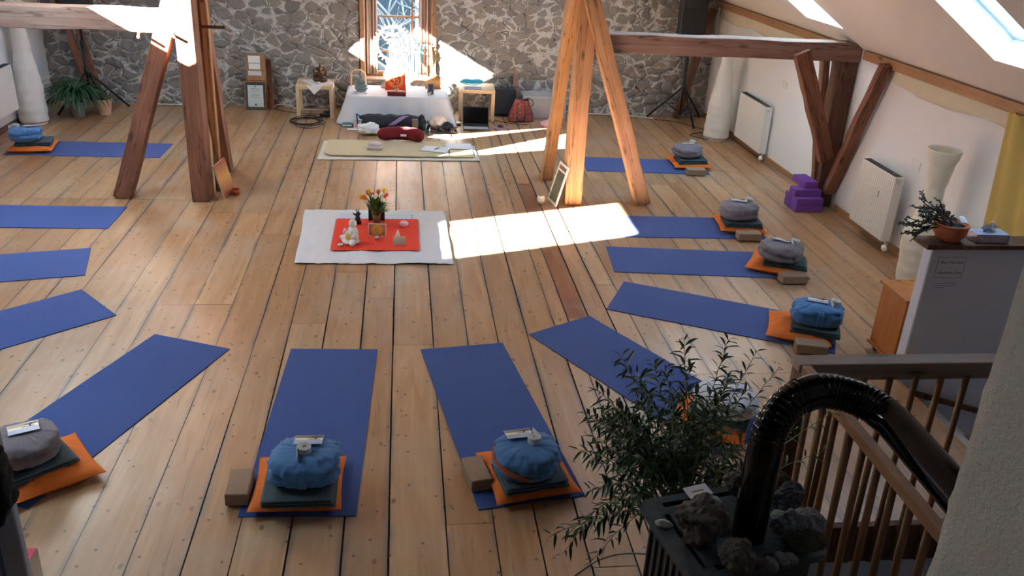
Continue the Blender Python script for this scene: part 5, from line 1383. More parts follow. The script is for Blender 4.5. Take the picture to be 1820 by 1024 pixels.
def box(name, p, d, rz, mat, label, cat='box', bev=.003, band=None):
    if band:
        r = empty(name, p, label, cat, rz=rz); mb = MB(); mb.bb(-d[0] / 2, d[0] / 2, -d[1] / 2, d[1] / 2, 0, d[2]); mb.build('carton', mat, r, bevel=bev)
        mb = MB(); mb.bb(-d[0] / 2 - .001, d[0] / 2 + .001, -d[1] / 2 - .001, d[1] / 2 + .001, d[2] * .3, d[2] * .62); mb.build('printed_band', band, r)
        return r
    mb = MB(); mb.bb(-d[0] / 2, d[0] / 2, -d[1] / 2, d[1] / 2, 0, d[2]); o = mb.build(name, mat, bevel=bev); o.location = p; o.rotation_euler = (0, 0, rz); return tag(o, label, cat)
box('drug_box', (-.74, 11.80, 0), (.12, .06, .055), .05, 'teal_box', 'teal cardboard box at the left corner of the altar cloth', band='white_cotton')
r = empty('gift_bag', (-.585, 11.74, 0), 'pale pink printed paper bag before the altar', 'paper bag'); mb = MB(); mb.bb(-.065, .065, -.03, .03, 0, .125); mb.build('bag_body', 'cream_label', r, bevel=.002)
mb = MB(); mb.tube([(-.03, -.031, .125), (-.025, -.033, .10), (.02, -.033, .10), (.03, -.031, .125)], .003, 6); mb.build('handle', 'ink', r)
mb = MB(); mb.slab([(-.05, -.0305, .02), (.05, -.0305, .02), (.03, -.0305, .075), (-.035, -.0305, .07)], (0, -1, 0), .001); mb.build('printed_band', 'pink_box', r)
r = empty('drink_carton', (-.455, 11.74, 0), 'tall pink and white carton before the altar', 'carton'); mb = MB(); mb.bb(-.035, .035, -.03, .03, 0, .14); mb.build('carton_body', 'white_cotton', r, bevel=.002)
mb = MB(); mb.bb(-.036, .036, -.031, .031, .01, .09); mb.build('printed_band', 'pink_box', r)
blob('white_bag', (-.445, 11.42, 0), (.155, .105, .07), 'white_cotton', 'crumpled white cloth lying left of the dark red cushion', 'cloth', 3, .35)
sheet('paper_sheet', (-.62, 11.66), .22, .10, 0, .004, 'white paper under the pink bag before the altar')
box('medicine_box', (-.265, 11.60, 0), (.13, .07, .03), -.15, 'blue_box', 'white and blue box lying right of the crumpled white cloth', band='white_cotton')
box('tan_box', (-.215, 11.46, 0), (.09, .06, .05), .1, 'pale_clay', 'small tan box behind the left end of the dark red cushion')
box('green_box', (-.12, 11.52, 0), (.085, .06, .05), -.05, 'green_box', 'small green box behind the dark red cushion')
box('tissue_packet', (.01, 11.55, 0), (.155, .06, .04), .02, 'blue_box', 'light blue and white packet behind the dark red cushion', band='white_cotton')
box('wooden_block', (.165, 11.56, 0), (.075, .05, .18), .05, 'cork', 'upright brown wooden block leaning before the end of the bag', 'block', .004)
r = empty('water_bottle', (.335, 11.46, 0), 'clear bluish plastic water bottle standing before the altar', 'bottle')
mb = MB(); mb.lathe([(.030, 0), (.036, .006), (.037, .05), (.033, .06), (.037, .07), (.037, .12), (.030, .14), (.014, .155), (.014, .17), (.001, .172)], n=24); mb.build('bottle_body', 'bottle_glass', r, smooth=True)
mb = MB(); mb.lathe([(.016, .17), (.016, .188), (.001, .189)], n=16); mb.build('cap', 'dark_grey', r)
blob('crumpled_scarf', (.46, 11.76, 0), (.12, .08, .09), 'skin_beige', 'crumpled beige scarf before the right end of the altar', 'scarf', 8, .35)
blob('cloth_hat', (.60, 11.70, 0), (.075, .07, .055), 'black_cloth', 'dark cloth cap beside the crumpled beige scarf', 'cap', 4, .2)
def sandal(p, rz, label):
    r = empty('sandal', p, label, 'sandal', 'pair of brown leather shoes', rz)
    mb = MB(); prof = [(.0, -.11), (.03, -.105), (.036, -.07), (.03, -.02), (.042, .04), (.042, .085), (.02, .115), (0, .12)]
    pts = [(x, y, 0) for x, y in prof] + [(-x * .9, y, 0) for x, y in reversed(prof[1:-1])]
    mb.slab(pts, (0, 0, 1), .02); mb.build('sole', 'sandal_leather', r, bevel=.004)
    mb = MB(); mb.grid(lambda u, v: Vector((.043 * math.cos(PI * u), .03 + .07 * v - .02 * math.sin(PI * u), .018 + .045 * math.sin(PI * u) * (1 - .3 * v))), 12, 5); mb.build('upper', 'sandal_leather', r, smooth=True, solid=.004)
    mb = MB(); mb.tube([(.034, -.05, .018), (.03, -.09, .045), (0, -.10, .05), (-.03, -.09, .045), (-.032, -.05, .018)], .005, 6); mb.build('heel_strap', 'sandal_leather', r, smooth=True)
sandal((.46, 11.62, 0), -1.2, 'brown leather shoe before the altar, left one of the pair')
sandal((.625, 11.60, 0), -1.9, 'brown leather shoe before the altar, right one of the pair')
sheet('paper_sheet', (.52, 11.40), .24, .17, -.06, .005, 'whitish paper lying in front of the brown shoes', 'cream_label')
r = empty('laptop', (1.00, 11.83, 0), 'open laptop with dark screen on the floor right of the altar', 'laptop', rz=-.03)
mb = MB(); mb.bb(-.18, .18, -.12, .12, 0, .024); mb.build('keyboard_base', 'black_plastic', r, bevel=.004)
mb = MB(); mb.bb(-.165, .165, -.105, .03, .024, .0255); mb.build('keyboard', 'keyboard_grey', r)
mb = MB(); Rx = Euler((-.30, 0, 0)).to_matrix(); mb.box(Vector((0, .12, .024)) + Rx @ Vector((0, 0, .125)), (.36, .012, .25), Rx); mb.build('lid', 'black_plastic', r, bevel=.004)
mb = MB(); mb.box(Vector((0, .12, .024)) + Rx @ Vector((0, -.0068, .128)), (.335, .001, .215), Rx); mb.build('screen', 'gloss_enamel', r)
r = empty('external_drive', (.73, 12.02, 0), 'flat silver and black drive on the floor left of the laptop', 'hard drive'); mb = MB(); mb.bb(-.07, .07, -.05, .05, 0, .02); mb.build('case_bottom', 'black_plastic', r); mb = MB(); mb.bb(-.07, .07, -.05, .05, .0205, .04); mb.build('case_top', 'chrome', r, bevel=.003)
mb = MB(); mb.bb(-.10, .10, -.075, .075, 0, .004); q = mb.build('mouse_pad', 'lilac'); q.location = (1.345, 11.93, 0); tag(q, 'mauve mouse pad on the floor right of the laptop', 'mouse pad')
mb = MB(); mb.ell((0, 0, .012), (.045, .026, .020), 14, 8); q = mb.build('computer_mouse', 'black_plastic', smooth=True); q.location = (1.345, 11.93, .0075); tag(q, 'small black mouse on the mauve pad', 'mouse')
def pinkscarf():
    r = empty('pink_scarf', (2.06, 12.10, 0), 'pale pink scarf lying coiled on the floor behind the light post', 'scarf')
    mb = MB()
    for k in range(4):
        n = 26; pts = [((.11 - .018 * k) * math.cos(a) + .02 * k, (.10 - .018 * k) * math.sin(a), .02 + .018 * k + .006 * math.sin(a * 5)) for a in [2 * PI * i / n for i in range(n + 1)]]
        mb.tube(pts, .026, 8)
    mb.tube([(.07, -.04, .02), (.13, -.08, .02), (.16, -.14, .02)], [.03, .026, .012], 8); mb.ell((0, 0, .03), (.09, .08, .03)); mb.build('cloth_coils', 'pink_cloth', r, smooth=True, remesh=.009)
pinkscarf()
# cables
def cable(pts, r, mat, label, cat='cable'):
    mb = MB(); P_ = [Vector(p) for p in pts]; out = []
    for i in range(len(P_) - 1):
        p0, p1, p2, p3 = P_[max(i - 1, 0)], P_[i], P_[i + 1], P_[min(i + 2, len(P_) - 1)]
        for k in range(6):
            t = k / 6; out.append(.5 * ((2 * p1) + (-p0 + p2) * t + (2 * p0 - 5 * p1 + 4 * p2 - p3) * t * t + (-p0 + 3 * p1 - 3 * p2 + p3) * t ** 3))
    out.append(P_[-1]); mb.tube(out, r, 6); return tag(mb.build('cable', mat, smooth=True), label, cat)
rs = random.Random(9); pts = []
for k in range(46):
    a = k * .85; rr = rs.uniform(.75, 1.1); pts.append((-1.33 + .22 * rr * math.cos(a) + .002 * k, 12.02 + .22 * rr * math.sin(a) * (1 if k < 30 else 1.5) - (.1 if k > 34 else 0), .006 + .0006 * k))
cable(pts, .005, 'black_plastic', 'tangle of dark brown cable on the floor before the left side table')
cable([(-1.80, 12.70, .006), (-1.6, 12.55, .006), (-1.3, 12.45, .006), (-1.0, 12.40, .03)], .005, 'black_plastic', 'black cable running under the left side table')
cable([(-1.82, 12.70, .02), (-1.76, 12.74, .06), (-1.6, 12.76, .05), (-1.5, 12.74, .01), (-1.2, 12.70, .01), (-1.05, 12.62, .03)], .005, 'white_lacquer', 'white cable lying behind the left side table')
r = empty('power_adapter', (-1.06, 12.32, 0), 'black power adapters piled under the left side table', 'power adapter'); mb = MB(); mb.box((0, 0, .025), (.17, .08, .05)); mb.build('adapter_body', 'black_plastic', r, bevel=.008); mb = MB(); mb.box((.03, .09, .03), (.12, .07, .06), Euler((0, 0, .4)).to_matrix()); mb.build('transformer', 'black_plastic', r, bevel=.008)
cable([(2.75, 12.80, .02), (3.1, 12.79, .02), (3.45, 12.74, .012), (3.72, 12.66, .008)], .008, 'white_lacquer', 'white cable along the foot of the stone wall, right of the light post')
cable([(-3.70, 12.80, .02), (-3.3, 12.76, .02), (-2.9, 12.79, .02), (-2.5, 12.78, .02)], .008, 'white_lacquer', 'white cable along the foot of the stone wall on the left')
cable([(3.72, 12.60, .006), (4.0, 12.5, .006), (4.15, 12.3, .006), (4.35, 11.95, .006), (4.15, 11.85, .006), (4.0, 11.7, .006), (4.2, 11.5, .006), (4.3, 11.72, .006)], .005, 'black_plastic', 'black cable curling on the floor between tripod and paper lamp')
cable([(1.18, 12.15, .006), (1.25, 12.35, .006), (1.40, 12.25, .006), (1.55, 12.15, .006), (1.75, 12.10, .006)], .004, 'black_plastic', 'thin black cable between the laptop and the red handbag')

# ================================================================== SPEAKERS
def speaker(p, label, rz=0):
    r = empty('loudspeaker', p, label, 'loudspeaker', 'black loudspeakers on tripod stands', rz)
    mb = MB(); w, d, h = .38, .30, .62
    pts = [(-w / 2, -d / 2), (w / 2, -d / 2), (w / 2, 0), (w / 2 - .08, d / 2), (-w / 2 + .08, d / 2), (-w / 2, 0)]
    mb.slab([(x, y, 0) for x, y in pts], (0, 0, 1), h); mb.build('cabinet', 'black_plastic', r, bevel=.03, segs=3)
    mb = MB(); mb.bb(-w / 2 + .03, w / 2 - .03, -d / 2 - .006, -d / 2 + .001, .03, .33); mb.build('grille', 'black_plastic', r, bevel=.01)
    mb = MB(); a = -d / 2 - .004
    mb.add([(-.14, a, .36), (.14, a, .36), (.14, a, .56), (-.14, a, .56), (-.05, a + .07, .43), (.05, a + .07, .43), (.05, a + .07, .49), (-.05, a + .07, .49)], [(0, 1, 5, 4), (1, 2, 6, 5), (2, 3, 7, 6), (3, 0, 4, 7), (4, 5, 6, 7)])
    mb.build('horn', 'black_metal', r)
def tripod(p, top, legs, label):
    r = empty('tripod_stand', p, label, 'speaker stand', 'black tripod speaker stands')
    x, y = p[0], p[1]
    mb = MB(); mb.tube([(0, 0, .13), (0, 0, .95)], .019, 12); mb.build('lower_pole', 'black_metal', r, smooth=True)
    mb = MB(); mb.tube([(0, 0, .90), (0, 0, top)], .014, 12); mb.build('upper_pole', 'black_metal', r, smooth=True)
    mb = MB(); mb.tube([(0, 0, .86), (0, 0, .93)], .028, 12); mb.build('collar', 'black_plastic', r, smooth=True)
    mb = MB(); mb.tube([(0, 0, .50), (0, 0, .58)], .032, 12); mb.build('hub', 'black_plastic', r, smooth=True)
    for (lx, ly) in legs:
        v = Vector((lx - x, ly - y, .012)); l = MB(); l.tube([(0, 0, .54), v], .014, 10); lo = l.build('leg', 'black_metal', r, smooth=True)
        f = MB(); f.tube([v * .97 + Vector((0, 0, .015)), v], .019, 8); f.build('rubber_foot', 'black_plastic', lo)
        b = MB(); b.tube([(0, 0, .15), Vector((v.x * .5, v.y * .5, .275))], .007, 8); b.build('brace', 'black_metal', r)
speaker((4.03, 12.42, 1.27), 'black loudspeaker above the tie beam at the far right corner')
tripod((4.05, 12.42, 0), 1.268, [G(1150, 208)[:2], G(1233, 230)[:2], G(1243, 208)[:2]], 'black tripod stand under the right loudspeaker before the stone wall')
speaker((-4.16, 12.36, 1.33), 'black loudspeaker cut by the top edge at the far left corner', .2)
tripod((-4.17, 12.36, 0), 1.335, [G(104, 206)[:2], G(230, 190)[:2], (-4.1, 12.78)], 'black tripod stand behind the potted plants at the far left')

# ================================================================== PAPER LAMPS
def lamp(p, prof, mat, label, ribs=24, base=True):
    r = empty('paper_lamp', p, label, 'floor lamp', 'tall paper floor lamps')
    pr = []
    Hh = prof[-1][1]; n = 60
    for k in range(n + 1):
        z = Hh * k / n
        for (r0, z0), (r1, z1) in zip(prof[:-1], prof[1:]):
            if z0 <= z <= z1 + 1e-9: t = (z - z0) / (z1 - z0); t = t * t * (3 - 2 * t); rr = r0 + (r1 - r0) * t; break
        pr.append((rr, z + .03))
    mb = MB(); nn = 40; vs = []
    for i, (rr, z) in enumerate(pr):
        for j in range(nn):
            a = 2 * PI * j / nn; q = rr * (1 + .02 * math.sin(i * PI * ribs / n) + .035 * noise.noise(Vector((math.cos(a) * 2.2, math.sin(a) * 2.2, z * 14)))); vs.append(Vector((q * math.cos(a), q * math.sin(a), z)))
    mb.add(vs, [(i * nn + j, i * nn + (j + 1) % nn, (i + 1) * nn + (j + 1) % nn, (i + 1) * nn + j) for i in range(n) for j in range(nn)])
    mb.build('paper_shade', mat, r, smooth=True, solid=.002)
    mb = MB(); mb.lathe([(.001, 0), (prof[0][0] * .92, 0), (prof[0][0] * .92, .02), (prof[0][0] * .4, .03), (.001, .03)], n=30); mb.build('base', 'white_lacquer', r, smooth=False)
    mb = MB(); mb.tube([(0, 0, .03), (0, 0, Hh * .97)], .006, 8); mb.bb(-prof[-1][0] * .96, prof[-1][0] * .96, -.002, .002, Hh * .985, Hh * .985 + .004); mb.bb(-.002, .002, -prof[-1][0] * .96, prof[-1][0] * .96, Hh * .985, Hh * .985 + .004); mb.build('stem', 'chrome', r)
    return r
lamp((4.33, 11.58, 0), [(.17, 0), (.172, .15), (.158, .40), (.112, .78), (.076, 1.02), (.074, 1.15), (.09, 1.28)], 'white_paper_lamp', 'tall white paper lamp in the far right corner by the baseboard')
lamp((-4.655, 11.66, 0), [(.165, 0), (.17, .12), (.162, .40), (.135, .64), (.10, .88), (.088, 1.08), (.10, 1.4), (.105, 1.52)], 'white_paper_lamp', 'tall white paper lamp at the left wall behind the blue cushion')
lamp((4.47, 6.64, 0), [(.13, 0), (.14, .10), (.16, .42), (.085, .72), (.075, .85), (.10, 1.02), (.135, 1.20)], 'cream_paper_lamp', 'cream paper lamp with flared open top on the right behind the half wall')

# ================================================================== RADIATORS
def radiator(xf, y0, y1, z0, z1, side, label, label1=True, mark=False):
    t = .10; r = empty('radiator', (xf, (y0 + y1) / 2, 0), label, 'radiator', 'white panel radiators under the slope')
    Ly = y1 - y0; s = side       # +1: hangs on the right wall, front faces -x
    mb = MB(); n = int(Ly / .034); vs = []
    mb.bb(s * .008, s * (t - .0), -Ly / 2 + .0, Ly / 2, z0 + .003, z1 - .004) if s > 0 else mb.bb(-t, -.008, -Ly / 2, Ly / 2, z0 + .003, z1 - .004)
    mb.build('housing', 'radiator_enamel', r, bevel=.004)
    mb = MB(); prof = []
    for k in range(n * 4 + 1):
        y = -Ly / 2 + .012 + (Ly - .024) * k / (n * 4); prof.append((-s * .0 + s * (.006 if (k % 4) in (0, 1) else 0), y))
    for k, (x, y) in enumerate(prof): mb.v += [Vector((x, y, z0 + .012)), Vector((x, y, z1 - .012))]
    for k in range(len(prof) - 1): mb.f.append((2 * k, 2 * k + 2, 2 * k + 3, 2 * k + 1)); mb.mi.append(0)
    mb.build('ribbed_front', 'radiator_enamel', r)
    mb = MB()
    for k in range(int(Ly / .03)): y = -Ly / 2 + .02 + k * .03; mb.bb(min(s * .015, s * .09), max(s * .015, s * .09), y, y + .012, z1 - .003, z1 + .001)
    mb.build('top_grille', 'dark_grey', r)
    mb = MB(); mb.tube([(s * .045, -Ly / 2 - .004, z1 - .05), (s * .045, -Ly / 2 + .004, z1 - .05)], .016, 16); mb.build('air_vent', 'chrome', r)
    mb = MB(); mb.tube([(s * .045, -Ly / 2 + .01, z0 + .02), (s * .045, -Ly / 2 - .02, z0), (s * .045, -Ly / 2 - .06, z0 - .015)], .009, 8); mb.tube([(s * .045, -Ly / 2 - .02, z0), (s * .12, -Ly / 2 - .02, z0)], .008, 8); mb.build('pipe', 'chrome', r)
    mb = MB(); mb.tube([(s * .02, -Ly / 2 - .05, z0 - .03), (s * .0, -Ly / 2 - .10, z0 - .03)], [.022, .028], 14); mb.ell((s * .0, -Ly / 2 - .10, z0 - .03), (.028, .02, .028), 12, 8); mb.build('thermostat_knob', 'white_lacquer', r, smooth=True)
    if mark:
        mb = MB(); mb.tube([(-.002, -.12, .50), (-.004, -.122, .56), (-.003, -.128, .55)], .0035, 6); mb.build('clip', 'ink', r)
    return r
r1 = radiator(4.50, 10.46, 11.38, .10, .70, 1, 'white ribbed radiator in the far right corner below the small socket'); 
r2 = radiator(4.53, 7.36, 8.02, .12, .76, 1, 'white ribbed radiator with a dark clip, nearer one on the right wall', mark=True)
r3 = radiator(-4.72, 10.3, 11.45, .22, .78, -1, 'white ribbed radiator on the left wall beside the paper lamp')
def socket(y, z, label):
    r = empty('wall_socket', (xw(y) - .001, y, z), label, 'wall socket'); mb = MB(); mb.bb(-.008, 0, -.075, .075, -.04, .04); mb.build('cover_plate', 'white_lacquer', r, bevel=.004)
    for s in (-1, 1): mb = MB(); mb.tube([(-.0085, s * .037, 0), (-.006, s * .037, 0)], .022, 18); mb.build('socket_insert', 'radiator_enamel', r)
socket(10.33, 1.01, 'white double socket on the right wall between far radiator and wall post'); socket(7.38, .88, 'white double socket above the nearer right radiator')

# ================================================================== PURPLE BLOCKS
def pblock(x, y, z, rz, label):
    if 'pb' not in proto:
        mb = MB(); mb.box((0, 0, .0375), (.15, .30, .075)); o = mb.build('foam_block', 'purple_foam', bevel=.006); proto['pb'] = o
    else: o = copy_tree(proto['pb'])
    put(o, (x, y, z), rz); tag(o, label, 'yoga block', 'purple foam yoga blocks stacked by the wall post')
hp = .0755
pblock(4.345, 8.60, .001, PI / 2, 'purple foam block, bottom of the stack by the wall post, nearer one'); pblock(4.345, 8.76, .001, PI / 2, 'purple foam block, bottom of the stack by the wall post, further one')
pblock(4.345, 8.60, .001 + hp, PI / 2, 'purple foam block in the second layer by the wall post, nearer one'); pblock(4.345, 8.76, .001 + hp, PI / 2, 'purple foam block in the second layer by the wall post, further one')
pblock(4.345, 8.68, .001 + 2 * hp, PI / 2, 'purple foam block in the third layer of the stack by the wall post'); pblock(4.38, 8.80, .001 + 3 * hp, .06, 'purple foam block on top of the stack by the wall post')

# ================================================================== PICTURES AT THE POSTS
r = empty('canvas_picture', (-1.80, 8.80, .0), 'red and golden canvas leaning against the dark post on the left', 'picture')
def leanpanel(r, pts, t, mat, nm='board'):
    a, b, c, d = [Vector(p) for p in pts]; n = (b - a).cross(d - a).normalized(); mb = MB(); mb.slab([p - r.location for p in (a, b, c, d)], n, t); return mb.build(nm, mat, r, bevel=.001)
bl, br_, tr_, tl_ = Vector((-1.80, 8.70, .002)), Vector((-1.62, 9.02, .002)), Vector((-1.80, 9.06, .40)), Vector((-1.95 + .06, 8.78, .40))
bl, br_ = Vector((-1.79, 8.76, .002)), Vector((-1.73, 9.0, .002)); tl_, tr_ = Vector((-1.885, 8.78, .33)), Vector((-1.82, 9.02, .36))
n_ = (br_ - bl).cross(tl_ - bl).normalized(); n_ = n_ if n_.x > 0 else -n_
leanpanel(r, (bl, br_, tr_, tl_), .004, 'sunset_canvas', 'painting')
leanpanel(r, (bl - n_ * .0135, br_ - n_ * .0135, tr_ - n_ * .0135, tl_ - n_ * .0135), .010, 'paper', 'backing')
r = empty('glass_tealight', (-1.71, 8.90, 0), 'round orange-red glass tealight beside the red canvas', 'candle')
mb = MB(); mb.lathe([(.022, 0), (.040, .015), (.045, .035), (.036, .062), (.032, .062), (.040, .035), (.034, .016), (.001, .010)], n=22, fr=lambda a, z, q: q * (1 + .04 * math.cos(8 * a))); mb.build('glass_cup', 'orange_glass', r, smooth=True)
mb = MB(); mb.lathe([(.018, .012), (.018, .028), (.001, .028)], n=14); mb.build('wax', 'tulip_orange', r)
r = empty('framed_print', (1.60, 8.75, 0), 'white framed picture leaning against the foot of the light post', 'picture frame')
def leanframe(r, bl, br, tl, b, t, mf, mi):
    bl, br, tl = Vector(bl), Vector(br), Vector(tl); ux = (br - bl); uw = ux.length; ux.normalize(); uz = (tl - bl); uh = uz.length; uz.normalize(); n = ux.cross(uz).normalized()
    P = lambda x, z, k=0: bl + ux * x + uz * z + n * k - r.location
    mb = MB()
    for (x0, x1, z0, z1) in ((0, uw, 0, b), (0, uw, uh - b, uh), (0, b, b, uh - b), (uw - b, uw, b, uh - b), (b, uw - b, uh * .80, uh * .80 + b * .7)): mb.slab([P(x0, z0), P(x1, z0), P(x1, z1), P(x0, z1)], n, t)
    mb.build('frame', mf, r, bevel=.001); mb = MB(); mb.slab([P(b * .9, b * .9, t * .5), P(uw - b * .9, b * .9, t * .5), P(uw - b * .9, uh - b * .9, t * .5), P(b * .9, uh - b * .9, t * .5)], n, t * .3); mb.build('glass', mi, r)
leanframe(r, (1.555, 8.86, .003), (1.60, 8.60, .003), (1.67, 8.89, .42), .028, .014, 'white_lacquer', 'mirror_green')
r = empty('tealight_jar', (1.455, 8.74, 0), 'white round tealight jar with circle pattern left of the white frame', 'candle')
mb = MB(); mb.lathe([(.026, 0), (.040, .018), (.046, .045), (.040, .078), (.034, .086), (.030, .086), (.036, .075), (.041, .045), (.036, .02), (.001, .012)], n=24); mb.build('jar_body', 'stone_white', r, smooth=True)
mb = MB()
for k in range(6):
    a = k * PI / 3 - 1.2; c = Vector((.0455 * math.cos(a), .0455 * math.sin(a), .045)); t = Vector((-math.sin(a), math.cos(a), 0))
    mb.tube([c + t * .018 * math.cos(b * PI / 8) + Vector((0, 0, .018 * math.sin(b * PI / 8))) for b in range(17)], .0015, 5)
mb.build('circle_pattern', 'shade_grey', r)

# ================================================================== FAR LEFT PLANTS
def spider(p, pot_r, pot_h, pot_mat, label, n, ln, seed):
    r = empty('potted_spider_plant', p, label, 'potted plant')
    mb = MB(); mb.lathe([(pot_r * .75, 0), (pot_r, pot_h * .85), (pot_r * 1.08, pot_h * .86), (pot_r * 1.08, pot_h), (pot_r * .95, pot_h), (pot_r * .9, pot_h * .9), (.001, pot_h * .9)], n=26); mb.build('pot', pot_mat, r, smooth=False, bevel=.002)
    mb = MB(); mb.lathe([(pot_r * .9, pot_h * .91), (.001, pot_h * .93)], n=16); mb.build('soil', 'soil', r)
    mb = MB(); rs = random.Random(seed)
    for k in range(n):
        a = rs.uniform(0, 2 * PI); l = rs.uniform(.6, 1.0) * ln; up = rs.uniform(1.0, 1.57); w = rs.uniform(.006, .012); pts = []; q = Vector((0, 0, pot_h * .92)); e = up
        for i in range(9): pts.append(q.copy()); q = q + Vector((math.cos(a) * math.cos(e), math.sin(a) * math.cos(e), math.sin(e))) * l / 8; e -= rs.uniform(.22, .38)
        t = Vector((-math.sin(a), math.cos(a), 0)); b = len(mb.v)
        for i, q in enumerate(pts): ww = w * math.sin(PI * (.15 + .85 * (1 - i / 8)) * .9 + .1) ; mb.v += [q - t * ww, q + Vector((0, 0, -.003)), q + t * ww]
        for i in range(8):
            for s_ in (0, 1): mb.f.append((b + i * 3 + s_, b + i * 3 + s_ + 1, b + i * 3 + s_ + 4, b + i * 3 + s_ + 3)); mb.mi.append(0)
    if seed < 50: mb.build('foliage', 'spider_leaf', r, smooth=True)
    return r
r = spider((-4.24, 12.04, 0), .10, .20, 'grey_pot', 'large spider plant in a grey pot at the far left corner', 230, .66, 11)
stn = MB(); 
r = spider((-3.955, 12.20, 0), .10, .21, 'pale_clay', 'low terracotta pot with dark soil beside the large spider plant', 26, .16, 12)

# ================================================================== HALF WALL THINGS
ZS = 1.036
r = empty('jade_plant', (3.585, 5.055, ZS), 'trailing jade plant in a terracotta bowl on the half wall', 'potted plant')
mb = MB(); mb.lathe([(.055, 0), (.075, .012), (.105, .06), (.108, .09), (.102, .108), (.114, .112), (.114, .124), (.100, .124), (.096, .11), (.001, .10)], n=36); mb.build('bowl', 'terracotta', r, smooth=True)
mb = MB(); mb.lathe([(.097, .108), (.001, .115)], n=18); mb.build('soil', 'soil', r)
st_, lf_ = MB(), MB(); rs = random.Random(21)
def jade(p, d, l, k):
    pts = [Vector(p)]; q = Vector(p); d = Vector(d)
    for i in range(4):
        d = (d + Vector((rs.uniform(-.4, .25), rs.uniform(-.3, .3), rs.uniform(-.28, .2)))).normalized(); q = q + d * l / 4; pts.append(q.copy())
        if i > 1:
            for s in range(2):
                n_ = Vector((rs.uniform(-1, 1), rs.uniform(-1, 1), rs.uniform(-.5, 1))).normalized(); c = q + n_ * .010
                lf_.ell(c, (.0095, .0055, .004), 6, 4, n_.to_track_quat('X', 'Z').to_matrix())
    st_.tube(pts, [.0048, .0044, .004, .0036, .003], 5)
    if k > 0:
        for j in range(3): jade(pts[rs.choice([2, 3, 4])], d + Vector((rs.uniform(-.9, .5), rs.uniform(-.7, .7), rs.uniform(-.7, .9))), l * .75, k - 1)
for (dx, dz, l) in ((-1, .45, .13), (-1, .15, .15), (-.8, .8, .12), (-.5, 1.1, .11), (-1, -.05, .14), (-.2, 1.1, .09), (-.9, .35, .16), (-.7, .4, .10), (.5, .8, .05)):
    jade((rs.uniform(-.05, .0), rs.uniform(-.04, .04), .11), (dx, rs.uniform(-.4, .3), dz), l, 2)
st_.build('stems', 'stem_brown', r, smooth=True); lf_.build('foliage', 'leaf_grey', r, smooth=True)
mb = MB(); mb.grid(lambda u, v: Vector((.045 + .05 * u, -.03 + .05 * v, .125 + .03 * u * (1 - u) + .03 * v)), 6, 6); mb.build('paper_scrap', 'paper', r, smooth=True, solid=.001)
r = empty('tissue_box', (3.87, 5.06, ZS), 'patterned tissue box with a white tissue on the half wall', 'tissue box', rz=-.04)
mb = MB(); mb.bb(-.115, .115, -.06, .06, 0, .06); mb.build('carton', 'card_blue', r, bevel=.002)
mb = MB()
for k in range(4):
    x = -.085 + k * .055; mb.slab([(x + .016 * math.cos(a * PI / 4), -.0605, .03 + .018 * math.sin(a * PI / 4)) for a in range(8)], (0, -1, 0), .0006)
mb.build('floral_print', 'pink_box', r)
mb = MB(); mb.grid(lambda u, v: Vector((-.045 + .10 * u + .01 * math.sin(v * 9), .02 * math.sin(u * 7 + v * 3) * (1 - .4 * v), .058 + .075 * v * (1 - .45 * abs(u - .45) * 2) + .006 * math.sin(u * 20))), 16, 10); mb.build('tissue', 'white_cotton', r, smooth=True, solid=.001)
r = empty('shoe_free_sign', (0, 4.9985, 0), 'white printed shoe-free notice on the half wall', 'sign')
def paperp(r, pxs, mat='paper', t=.001):
    pts = [AY(px, py, 4.9985) for px, py in pxs]; x0 = min(pts[0].x, pts[3].x); x1 = max(pts[1].x, pts[2].x); z1 = (pts[0].z + pts[1].z) / 2; z0 = (pts[2].z + pts[3].z) / 2
    mb = MB(); mb.bb(x0, x1, -t, 0, z0, z1); mb.build('paper_sheet', mat, r); return x0, x1, z0, z1
x0, x1, z0, z1 = paperp(r, [(1669, 457), (1718.6, 457.4), (1708.5, 493.5), (1661, 493.5)], 'white_in_blue_shade')
cx_ = (x0 + x1) / 2; mb = MB(); e = .002
for (a, b, c, d) in ((x0, x1, z0, z0 + e), (x0, x1, z1 - e, z1), (x0, x0 + e, z0, z1), (x1 - e, x1, z0, z1)): mb.bb(a, b, -.0018, -.001, c, d)
mb.build('border', 'ink', r)
textmesh('lettering', 'Shoe Free Zone', .026, 'ink', r, (cx_, -.0015, z1 - .045), (PI / 2, 0, 0), .4)
textmesh('lettering', 'Schuhfreie Zone', .026, 'ink', r, (cx_, -.0015, z0 + .028), (PI / 2, 0, 0), .4)
mb = MB(); mb.slab([(cx_ + .003 * math.cos(a), -.0012, (z0 + z1) / 2 + .003 * math.sin(a)) for a in [0, 1, 2, 3, 4, 5]], (0, -1, 0), .0004); mb.build('dot', 'ink', r)
r = empty('small_notice', (0, 4.9985, 0), 'small notice with three lines of fine print under the shoe-free notice', 'sign')
x0, x1, z0, z1 = paperp(r, [(1661, 497), (1706, 497), (1699, 518), (1655, 518)], 'white_in_blue_shade')
mb = MB()
rs = random.Random(1)
for k in range(3):
    x = x0 + .02; z = z1 - .028 - k * .017; xe = x1 - (.02 if k < 2 else .10)
    while x < xe: wl = rs.uniform(.006, .02); mb.bb(x, min(x + wl, xe), -.0015, -.001, z, z + .004); x += wl + .004
mb.build('fine_print', 'shade_grey', r)
